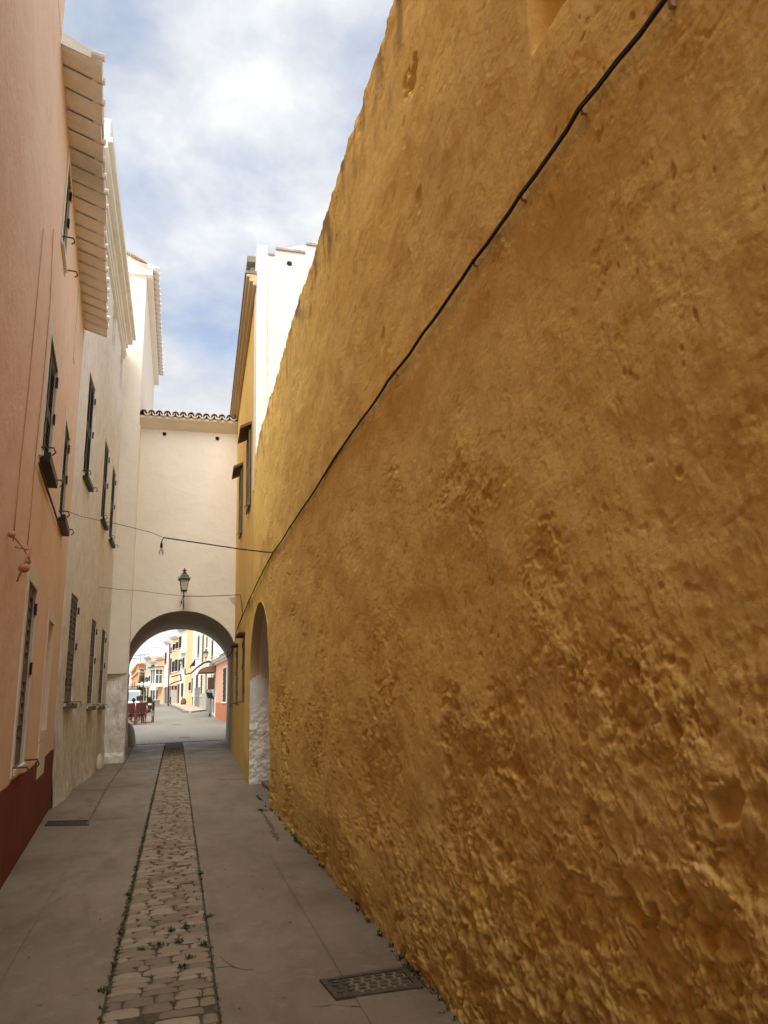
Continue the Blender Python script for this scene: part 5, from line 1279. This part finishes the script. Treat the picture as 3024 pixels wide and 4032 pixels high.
for sx in (-1, 1):
    m = MB(); m.ball((xc+sx*(W_/2-.22), Yv-.03, g0+.78), (.17, .06, .10)); m.build('headlight', 'lampglass', t, smooth=True)
    m = MB(); m.ball((xc+sx*(W_/2+.10), Yv+.75, g0+1.2), (.09, .06, .13)); m.bar((xc+sx*(W_/2-.05), Yv+.75, g0+1.12), (xc+sx*(W_/2+.08), Yv+.75, g0+1.15), .04); m.build('wing_mirror', 'black', t)
    for y_ in (.75, 3.6):
        wc = (xc+sx*(W_/2-.12), Yv+y_, g0+.33); m = MB(); m.tube([(wc[0]-.1, wc[1], wc[2]), (wc[0]+.1, wc[1], wc[2])], .33, 20); wl_ = m.build('wheel', 'rubber', t)
        m = MB(); m.tube([(wc[0]-.11, wc[1], wc[2]), (wc[0]+.11, wc[1], wc[2])], .19, 14); m.build('rim', 'stonebox', wl_)
m = MB(); m.box((xc-.55, Yv-.09, g0+.5), (xc+.55, Yv-.055, g0+.72)); m.build('grille', 'black', t); m = MB(); m.box((xc-.9, Yv-.12, g0+.30), (xc+.9, Yv-.02, g0+.46)); m.build('bumper', 'black', t, bevel=.02)
for sx in (-1, 1):
    m = MB(); m.hexa([(xc+sx*(W_/2-.118), Yv+1.6, g0+1.15), (xc+sx*(W_/2-.118), Yv+4.2, g0+1.15), (xc+sx*(W_/2-.10), Yv+4.2, g0+1.15), (xc+sx*(W_/2-.10), Yv+1.6, g0+1.15), (xc+sx*(W_/2-.118), Yv+1.8, g0+hV-.15), (xc+sx*(W_/2-.118), Yv+4.1, g0+hV-.15), (xc+sx*(W_/2-.10), Yv+4.1, g0+hV-.15), (xc+sx*(W_/2-.10), Yv+1.8, g0+hV-.15)]); m.build('side_window', 'carglass', t)
m = MB(); m.box((xc-.6, Yv+1.9, g0+hV+.02), (xc-.54, Yv+4.1, g0+hV+.07)); m.box((xc+.54, Yv+1.9, g0+hV+.02), (xc+.6, Yv+4.1, g0+hV+.07)); m.build('roof_rail', 'black', t)
# low wall with railing behind the van
a = atY(*z9(60, 1380), 72); b = atY(*z9(262, 1375), 72); t = empty('terrace_wall', (a[0], 72, gz(72)), 'grey terrace wall with dark railing behind the white van roof', 'wall')
MB().box((a[0]-2, 72, gz(72)), (b[0], 72.4, a[2]-.1)).build('wall_block', 'stonebox', t); m = MB(); m.box((a[0]-2, 72.1, a[2]-.0), (b[0]+.1, 72.2, a[2]+.06))
for k in range(14): x_ = a[0]-2+(b[0]-a[0]+2)*k/13; m.box((x_-.02, 72.12, a[2]-.1), (x_+.02, 72.17, a[2]+.0))
m.build('railing', 'iron', t)
# dark shrub by the lamps
for (x, y, Y_, r, lab) in ((330, 1470, 82, .9, 'dark round shrub between the lamp posts behind the van'), (383, 1215, 118, 1.1, 'small dark shrub crown against the orange building wall')):
    c = atY(*z9(x, y), Y_); g0 = gz(Y_); t = empty('shrub', (c[0], Y_, g0), lab, 'shrub'); m = MB()
    for k in range(700):
        d = Vector((random.gauss(0, 1), random.gauss(0, 1), random.gauss(0, 1))).normalized()*r*random.uniform(.3, 1)*.55; d.z *= 1.5
        tuft(m, (c[0]+d.x, Y_+d.y, c[2]+d.z), .03, 1, .28)
    m.build('crown', 'leaf', t, fix=False); MB().tube([(c[0], Y_, g0), (c[0], Y_, c[2])], [.1, .05], 7).build('trunk', 'brownwood', t)

# ------------------------------------------------------------------ director's chairs
def chair(cx, cy, w, h, rz, label):
    g0 = gz(cy); t = empty('director_chair', (cx, cy, g0), label, 'chair', 'red folding chairs at the cafe'); ca, sa = math.cos(rz), math.sin(rz)
    def T(x, y, z): return (cx+x*ca-y*sa, cy+x*sa+y*ca, g0+z)
    k = h/1.0; a = w/2; d = .25*k; st = .034*k
    for sx in (-1, 1):
        m = MB(); m.bar(T(sx*a, -d, .0), T(sx*a, -d, h), st); m.build('back_post', 'wood', t)
        m = MB(); m.bar(T(sx*a, d, .0), T(sx*a, d, .62*k), st); m.bar(T(sx*a, -d-.03, .64*k), T(sx*a, d+.06, .64*k), st*1.2, st*.7); m.build('arm', 'wood', t)
        m = MB(); m.bar(T(sx*a, -d-.02, .03*k), T(sx*a, d+.02, .03*k), st, st); m.build('foot_rail', 'wood', t)
    for y_ in (-d-.0, d):
        m = MB(); m.bar(T(-a, y_-.02, .05*k), T(a, y_-.02, .46*k), st*.7); m.bar(T(a, y_+.02, .05*k), T(-a, y_+.02, .46*k), st*.7); m.build('cross_brace', 'wood', t)
    m = MB(); m.bar(T(-a, -d, .16*k), T(a, -d, .16*k), st*.6); m.bar(T(-a, -d, .50*k), T(a, -d, .50*k), st*.8); m.build('rail', 'wood', t)
    m = MB()
    for i in range(8):
        u0, u1 = -a+w*i/8, -a+w*(i+1)/8; q = lambda u: -d-.02-.05*(1-(u/a)**2)
        m.hexa([T(u0, q(u0), .56*k), T(u1, q(u1), .56*k), T(u1, q(u1)+.012, .56*k), T(u0, q(u0)+.012, .56*k), T(u0, q(u0), h*.99), T(u1, q(u1), h*.99), T(u1, q(u1)+.012, h*.99), T(u0, q(u0)+.012, h*.99)])
    m.build('backrest', 'maroon_cloth', t); m = MB(); m.hexa([T(-a, -d, .44*k), T(a, -d, .44*k), T(a, d, .46*k), T(-a, d, .46*k), T(-a, -d, .46*k), T(a, -d, .46*k), T(a, d, .48*k), T(-a, d, .48*k)]); m.build('seat', 'maroon_cloth', t)
    return t
cA0, cA1 = gs(*z9(60, 2150)), gs(*z9(200, 2165)); cB0, cB1 = gs(*z9(245, 2175)), gs(*z9(440, 2178)); Yc = float(cB0[1]+cB1[1])/2
ppx = Yc/2800; hC = (2175-1760)/5.397*ppx; wC_ = (445-250)/5.397*ppx; print('chairs', Yc, hC, wC_)
xB = float(atY(*z9(345, 1950), Yc)[0]); xA2 = float(atY(*z9(110, 1950), Yc)[0]); xC = float(atY(*z9(470, 1950), Yc+1.6)[0])
chair(xB, Yc+.27, wC_*.95, hC, .03, 'red framed canvas chair facing away, nearest the open street, two fair heads beyond it')
chair(xA2, Yc+.27, wC_*.95, hC, -.02, 'red framed canvas chair half hidden by the arch, under the dark haired person')
chair(xC+.05, Yc+2.0, wC_*.9, hC, math.radians(80), 'red framed canvas chair turned sideways behind the right hand chair')
# cafe table in front of them
t = empty('cafe_table', ((xA2+xB)/2, Yc+1.5, gz(Yc+1.5)), 'small dark cafe table standing in front of the seated people', 'table')
m = MB(); m.lathe(((xA2+xB)/2, Yc+1.5, gz(Yc)+.75), [(0, 0), (.38, 0), (.38, .03), (0, .03)], 20); m.build('tabletop', 'wood', t); m = MB(); m.lathe(((xA2+xB)/2, Yc+1.5, gz(Yc)), [(.22, 0), (.2, .03), (.03, .05), (.03, .75)], 12); m.build('pedestal', 'iron', t)

# ------------------------------------------------------------------ people (seated, seen from behind)
def skinned(name, J, E, mat, parent, sub=2):
    me = bpy.data.meshes.new(name); org = world_of(parent)
    me.from_pydata([tuple(Vector(p)-org) for p, r in J], E, []); o = bpy.data.objects.new(name, me); col.objects.link(o); o.parent = parent
    md = o.modifiers.new('skin', 'SKIN'); md.use_smooth_shade = True
    for i, (p, r) in enumerate(J): me.skin_vertices[0].data[i].radius = (r, r) if not hasattr(r, '__len__') else r
    me.skin_vertices[0].data[0].use_root = True
    s_ = o.modifiers.new('sub', 'SUBSURF'); s_.levels = sub; s_.render_levels = sub; me.materials.append(MT[mat]); return o
def person(x, y, g0, seat, sc, label, shirt, hair, turn=0, lean=0, hairlen=.0):
    t = empty('person', (x, y, g0), label, 'person'); ca, sa = math.cos(turn), math.sin(turn)
    def T(u, v, z): return (x+(u*ca-v*sa)*sc, y+(u*sa+v*ca)*sc, g0+seat+z*sc)
    J = [(T(0, 0, .08), .125), (T(0, -.02, .25), .12), (T(0, -.04, .42), .135), (T(lean*.5, -.02, .53), .075), (T(lean, .0, .60), .050),
         (T(-.17, -.03, .47), .06), (T(-.24, .0, .22), .045), (T(-.20, .24, .20), .034), (T(-.18, .33, .21), .03),
         (T(.17, -.03, .47), .06), (T(.24, .0, .22), .045), (T(.20, .24, .20), .034), (T(.18, .33, .21), .03),
         (T(-.10, .12, .07), .085), (T(-.11, .46, .08), .06), (T(-.11, .46, -.34), .04), (T(-.11, .56, -.40), .035),
         (T(.10, .12, .07), .085), (T(.11, .46, .08), .06), (T(.11, .46, -.34), .04), (T(.11, .56, -.40), .035)]
    E = [(0, 1), (1, 2), (2, 3), (3, 4), (2, 5), (5, 6), (6, 7), (7, 8), (2, 9), (9, 10), (10, 11), (11, 12), (0, 13), (13, 14), (14, 15), (15, 16), (0, 17), (17, 18), (18, 19), (19, 20)]
    hb_ = len(J); J += [(T(lean, .015, .655), (.068*sc, .075*sc)), (T(lean, .02, .73), (.078*sc, .09*sc)), (T(lean, .015, .80), (.06*sc, .07*sc))]; E += [(4, hb_), (hb_, hb_+1), (hb_+1, hb_+2)]
    J = [(p, r*sc if not hasattr(r, '__len__') else r) for p, r in J]
    skinned('body', J, E, 'skin', t)
    JS = [(T(0, -.005, .08), .14*sc), (T(0, -.025, .25), .135*sc), (T(0, -.045, .42), .15*sc), (T(0, -.03, .51), .09*sc), (T(-.17, -.03, .465), .078*sc), (T(-.22, -.01, .30), .062*sc), (T(.17, -.03, .465), .078*sc), (T(.22, -.01, .30), .062*sc)]
    skinned('shirt', JS, [(0, 1), (1, 2), (2, 3), (2, 4), (4, 5), (2, 6), (6, 7)], shirt, t)
    JT = [(T(0, 0, .06), .135*sc), (T(-.10, .14, .06), .10*sc), (T(-.11, .46, .075), .075*sc), (T(-.11, .46, -.30), .055*sc), (T(.10, .14, .06), .10*sc), (T(.11, .46, .075), .075*sc), (T(.11, .46, -.30), .055*sc)]
    skinned('trousers', JT, [(0, 1), (1, 2), (2, 3), (0, 4), (4, 5), (5, 6)], 'trousers', t)
    m = MB(); hc = Vector(T(lean, -.015, .755)); m.ball(hc, (.098*sc, .11*sc, .105*sc), 16, 12)
    if hairlen: m.ball(Vector(T(lean, -.05, .66)), (.085*sc, .06*sc, hairlen*sc), 12, 8)
    hm = m.build('hair', hair, t, smooth=True)
    m = MB()
    for s_ in (-1, 1): m.ball(Vector(T(lean+s_*.088, .03, .70)), (.012*sc, .02*sc, .032*sc), 8, 6)
    m.ball(Vector(T(lean, .118, .695)), (.014*sc, .02*sc, .025*sc), 8, 6); m.build('ears_and_nose', 'skin', t, smooth=True)
    m = MB()
    for s_ in (-1, 1): m.ball(Vector(T(lean+s_*.034, .098, .73)), (.013*sc, .008*sc, .008*sc), 8, 6)
    m.build('eyes', 'dark', t); m = MB(); m.ball(Vector(T(lean, .10, .655)), (.025*sc, .008*sc, .006*sc), 8, 6); m.build('mouth', 'maroon_cloth', t)
    return t
gC = gz(Yc+.2); sc_ = hC/1.0; seat = .46*sc_
xh = float(atY(*z9(198, 1650), Yc+.3)[0]); top = float(atY(*z9(198, 1608), Yc+.3)[2]); s_ = (top-gC-seat)/.86; print('person', s_, top)
person(xh, Yc+.25, gC, seat, s_, 'person with short dark hair and white shirt sitting with back to the alley', 'shirt', 'hair_dark')
xh2 = float(atY(*z9(432, 1700), Yc+.4)[0]); top = float(atY(*z9(432, 1665), Yc+.4)[2])
person(xh2-.03, Yc+.3, gC, seat, (top-gC-seat)/.86, 'person with blond hair in pale top sitting in the red chair nearest the street', 'shirt2', 'hair_blond', hairlen=.12)
xh3 = float(atY(*z9(352, 1700), Yc+1.9)[0]); top = float(atY(*z9(352, 1660), Yc+2.6)[2])
person(xh3, Yc+2.6, gz(Yc+2.6), seat, (top-gz(Yc+2.6)-seat)/.86, 'person with brown hair and white top across the table, between the other two', 'shirt', 'hair_brown', turn=math.radians(160), hairlen=.08)
t = empty('cafe_stool', (xh3, Yc+2.6, gz(Yc+2.6)), 'dark stool under the brown haired person', 'stool')
m = MB(); m.box((xh3-.2, Yc+2.4, gz(Yc+2.6)+seat-.06), (xh3+.2, Yc+2.8, gz(Yc+2.6)+seat-.01)); m.build('seat', 'wood', t, bevel=.01)
for a in (-1, 1):
    for b in (-1, 1): m = MB(); m.bar((xh3+a*.18, Yc+2.6+b*.18, gz(Yc+2.6)-.01), (xh3+a*.16, Yc+2.6+b*.16, gz(Yc+2.6)+seat-.06), .04); m.build('leg', 'wood', t)
# black board
Yb_ = Yc+4.5; p = [Vector(atY(*z9(x, y), Yb_)) for x, y in ((262, 1680), (392, 1660), (408, 1552), (252, 1578))]
t = empty('menu_board', (p[0].x+.5, Yb_, gz(Yb_)), 'blank black board on a post, tilted, behind the seated people', 'board')
m = MB(); m.hexa([tuple(q) for q in p[:2]]+[tuple(q+Vector((0, .05, 0))) for q in (p[1], p[0])]+[tuple(p[3]), tuple(p[2]), tuple(p[2]+Vector((0, .05, 0))), tuple(p[3]+Vector((0, .05, 0)))]); m.build('board', 'black', t)
c = (p[0]+p[1])/2; MB().bar((c.x, Yb_+.09, gz(Yb_)-.01), (c.x, Yb_+.09, c.z+.4), .06).build('post', 'iron', t)
# scooter
Ys = 68; c = atY(*z9(538, 1745), Ys); g0 = gz(Ys); hS_ = (float(atY(*z9(530, 1612), Ys)[2])-g0)/1.25; print('scooter', hS_)
t = empty('parked_scooter', (c[0], Ys, g0), 'black motor scooter with white rear panel parked beside the rightmost lamp post', 'scooter')
X = float(c[0]); S_ = hS_*1.15
for y_ in (0, 1.25):
    m = MB(); n = 18
    m.tube([(X-.06*S_, Ys+y_*S_, g0+.27*S_), (X+.06*S_, Ys+y_*S_, g0+.27*S_)], .27*S_, 20); w_ = m.build('wheel', 'rubber', t, bevel=.02); m = MB(); m.tube([(X-.065*S_, Ys+y_*S_, g0+.27*S_), (X+.065*S_, Ys+y_*S_, g0+.27*S_)], .14*S_, 12); m.build('rim', 'stonebox', w_)
m = MB(); m.hexa([(X-.16*S_, Ys-.25*S_, g0+.42*S_), (X+.16*S_, Ys-.25*S_, g0+.42*S_), (X+.18*S_, Ys+.55*S_, g0+.30*S_), (X-.18*S_, Ys+.55*S_, g0+.30*S_), (X-.12*S_, Ys-.3*S_, g0+.80*S_), (X+.12*S_, Ys-.3*S_, g0+.80*S_), (X+.15*S_, Ys+.5*S_, g0+.74*S_), (X-.15*S_, Ys+.5*S_, g0+.74*S_)]); m.build('body', 'black', t, bevel=.04)
m = MB(); m.box((X-.2*S_, Ys+.55*S_, g0+.26*S_), (X+.2*S_, Ys+1.0*S_, g0+.34*S_)); m.hexa([(X-.2*S_, Ys+1.0*S_, g0+.26*S_), (X+.2*S_, Ys+1.0*S_, g0+.26*S_), (X+.2*S_, Ys+1.06*S_, g0+.26*S_), (X-.2*S_, Ys+1.06*S_, g0+.26*S_), (X-.18*S_, Ys+.88*S_, g0+.95*S_), (X+.18*S_, Ys+.88*S_, g0+.95*S_), (X+.18*S_, Ys+.96*S_, g0+.95*S_), (X-.18*S_, Ys+.96*S_, g0+.95*S_)]); m.build('leg_shield', 'black', t, bevel=.02)
m = MB(); m.box((X-.13*S_, Ys-.2*S_, g0+.81*S_), (X+.13*S_, Ys+.5*S_, g0+.88*S_)); m.build('saddle', 'rubber', t, bevel=.03)
m = MB(); m.box((X-.11*S_, Ys-.34*S_, g0+.55*S_), (X+.13*S_, Ys-.30*S_, g0+.68*S_)); m.build('rear_panel', 'whitecar', t)
m = MB(); m.tube([(X-.34*S_, Ys+.85*S_, g0+1.02*S_), (X-.1*S_, Ys+.9*S_, g0+1.0*S_), (X+.1*S_, Ys+.9*S_, g0+1.0*S_), (X+.34*S_, Ys+.85*S_, g0+1.02*S_)], .02*S_, 8); m.ball((X-.3*S_, Ys+.88*S_, g0+1.18*S_), (.08*S_, .02, .05*S_)); m.ball((X+.3*S_, Ys+.88*S_, g0+1.18*S_), (.08*S_, .02, .05*S_)); m.build('handlebar', 'iron', t)
m = MB(); m.ball((X, Ys-.05*S_, g0+1.05*S_), (.17*S_, .2*S_, .16*S_)); m.build('top_box', 'black', t)
# stone trough, clay pot, posts
a = atY(*z9(618, 1745), 88); b = atY(*z9(745, 1745), 88); h_ = float(atY(*z9(680, 1640), 88)[2]); g0 = gz(88)
t = empty('stone_trough', ((a[0]+b[0])/2, 88, g0), 'long grey stone planter trough at the foot of the bay window house', 'planter')
m = MB(); m.box((a[0], 88, g0-.1), (b[0], 88.8, h_-.12)); m.build('trough', 'stonebox', t, bevel=.03); m = MB(); m.box((a[0]-.06, 87.94, h_-.12), (b[0]+.06, 88.86, h_)); m.build('rim', 'f_lgrey', t, bevel=.02)
c = gs(*z10(335, 1772)); t = empty('clay_pot', (c[0], c[1], gz(c[1])+.13), 'rounded brown clay pot on the pavement against the yellow front', 'pot')
m = MB(); m.lathe((c[0], c[1], gz(c[1])+.10), [(0, 0), (.24, 0), (.34, .25), (.3, .5), (.18, .68), (.2, .72), (.16, .72), (.14, .65), (0, .6)], 16); m.build('pot', 'brown', t, smooth=True)
for (x, y0, y1, Y_, lab) in ((948, 1340, 1775, 90, 'tall dark drainpipe post at the start of the far kerb'), (982, 1580, 1760, 91, 'short dark post on the kerb in front of the peach house')):
    a = atY(*z9(x, y0), Y_); m = MB(); m.lathe((a[0], Y_, gz(Y_)), [(.09, 0), (.09, .2), (.06, .25), (.055, a[2]-gz(Y_)-.1), (.08, a[2]-gz(Y_)-.08), (.0, a[2]-gz(Y_))], 10); o = m.build('street_post', 'iron', None, smooth=True); tag(o, lab, 'post')
a = gs(*z10(975, 2005)); z_ = float(atY(*z10(975, 1925), a[1])[2]); m = MB(); m.lathe((a[0]-.25, a[1], gz(a[1])), [(.07, 0), (.06, .1), (.05, z_-gz(a[1])-.1), (.07, z_-gz(a[1])-.05), (0, z_-gz(a[1]))], 10); tag(m.build('bollard', 'iron', None, smooth=True), 'small dark bollard at the step of the low white house', 'bollard')
# red cloth hanging on the narrow white house
f6 = Fac(gs(*z10(570, 1800)), gs(*z10(500, 1770)), 1); a = atY(*z10(590, 790), 73.5); b = atY(*z10(560, 950), 73.5)
m = MB(); m.hexa([(a[0]-.55, 73.5, b[2]), (a[0]-.02, 73.5, b[2]+.1), (a[0]-.02, 73.53, b[2]+.1), (a[0]-.55, 73.53, b[2]), (a[0]-.06, 73.5, a[2]), (a[0], 73.5, a[2]), (a[0], 73.53, a[2]), (a[0]-.06, 73.53, a[2])]); t = empty('hanging_cloth', (a[0], 73.5, a[2]), 'dark red triangular cloth hanging from an upper window beyond the arch', 'cloth'); m.build('cloth', 'maroon_cloth', t); MB().bar((a[0]-.1, 73.515, a[2]+.02), (a[0]+.6, 73.515, a[2]+.02), .03).build('pole', 'iron', t)

# ================================================================== LIGHT AND SKY
SUN_EL, SUN_ROT = math.radians(58), math.radians(212)
w = bpy.data.worlds.new('World'); scene.world = w; w.use_nodes = True; nt = w.node_tree
bg = nt.nodes['Background']; sky = nt.nodes.new('ShaderNodeTexSky'); sky.sky_type = 'NISHITA'; sky.sun_disc = False
sky.sun_elevation = SUN_EL; sky.sun_rotation = SUN_ROT; sky.air_density = 1.0; sky.dust_density = 1.2; sky.ozone_density = 1.0
tc = nt.nodes.new('ShaderNodeTexCoord'); sp = nt.nodes.new('ShaderNodeSeparateXYZ'); nt.links.new(tc.outputs['Generated'], sp.inputs[0])
ad = N(nt, 'ShaderNodeMath', operation='ADD'); L(nt, sp.outputs['Z'], ad.inputs[0]); ad.inputs[1].default_value = .35
dvx = N(nt, 'ShaderNodeMath', operation='DIVIDE'); L(nt, sp.outputs['X'], dvx.inputs[0]); L(nt, ad.outputs[0], dvx.inputs[1])
dvy = N(nt, 'ShaderNodeMath', operation='DIVIDE'); L(nt, sp.outputs['Y'], dvy.inputs[0]); L(nt, ad.outputs[0], dvy.inputs[1])
cb = nt.nodes.new('ShaderNodeCombineXYZ'); L(nt, dvx.outputs[0], cb.inputs[0]); L(nt, dvy.outputs[0], cb.inputs[1])
mp = N(nt, 'ShaderNodeMapping'); mp.inputs['Location'].default_value = (4.2, 1.7, 0); L(nt, cb.outputs[0], mp.inputs[0])
n1 = noise(nt, mp.outputs[0], 3.0, 10, .55, .15); n2 = noise(nt, mp.outputs[0], 7.0, 9, .6, .2)
ad2 = N(nt, 'ShaderNodeMath', operation='MULTIPLY_ADD'); L(nt, n2, ad2.inputs[0]); ad2.inputs[1].default_value = .3; L(nt, n1, ad2.inputs[2])
hz = N(nt, 'ShaderNodeMapRange'); L(nt, sp.outputs['Z'], hz.inputs[0])
for i, x in enumerate((.33, .47, .45, .0)): hz.inputs[i+1].default_value = x
ad3 = N(nt, 'ShaderNodeMath', operation='ADD'); L(nt, ad2.outputs[0], ad3.inputs[0]); L(nt, hz.outputs[0], ad3.inputs[1])
cov = ramp(nt, ad3.outputs[0], [(.51, .30), (.77, 1)])
dens = ramp(nt, noise(nt, mp.outputs[0], 2.2, 8, .6), [(.40, (3.1, 3.22, 3.4)), (.64, (4.5, 4.5, 4.45))])
CL = .1
wz_ = N(nt, 'ShaderNodeMapRange'); L(nt, sp.outputs['Z'], wz_.inputs[0])
for i, x in enumerate((.0, .36, .85, .0)): wz_.inputs[i+1].default_value = x
dens = mix(nt, wz_.outputs[0], dens, (5.2, 5.2, 5.1))
m = mix(nt, cov, sky.outputs['Color'], dens)
L(nt, m, bg.inputs['Color']); bg.inputs['Strength'].default_value = .13
sd = bpy.data.lights.new('sun', 'SUN'); sd.energy = 3.6; sd.angle = math.radians(60); sd.color = (1, .95, .87)
so = bpy.data.objects.new('sun', sd); col.objects.link(so)
v = Vector((math.sin(SUN_ROT)*math.cos(SUN_EL), math.cos(SUN_ROT)*math.cos(SUN_EL), math.sin(SUN_EL)))
so.rotation_euler = v.to_track_quat('Z', 'Y').to_euler(); so.location = v*50
vs_ = scene.view_settings; vs_.view_transform = 'Standard'; vs_.look = 'None'; vs_.exposure = 0.86; vs_.gamma = 1; vs_.use_curve_mapping = False
scene.cycles.max_bounces = 10; scene.cycles.diffuse_bounces = 6; scene.cycles.transparent_max_bounces = 8
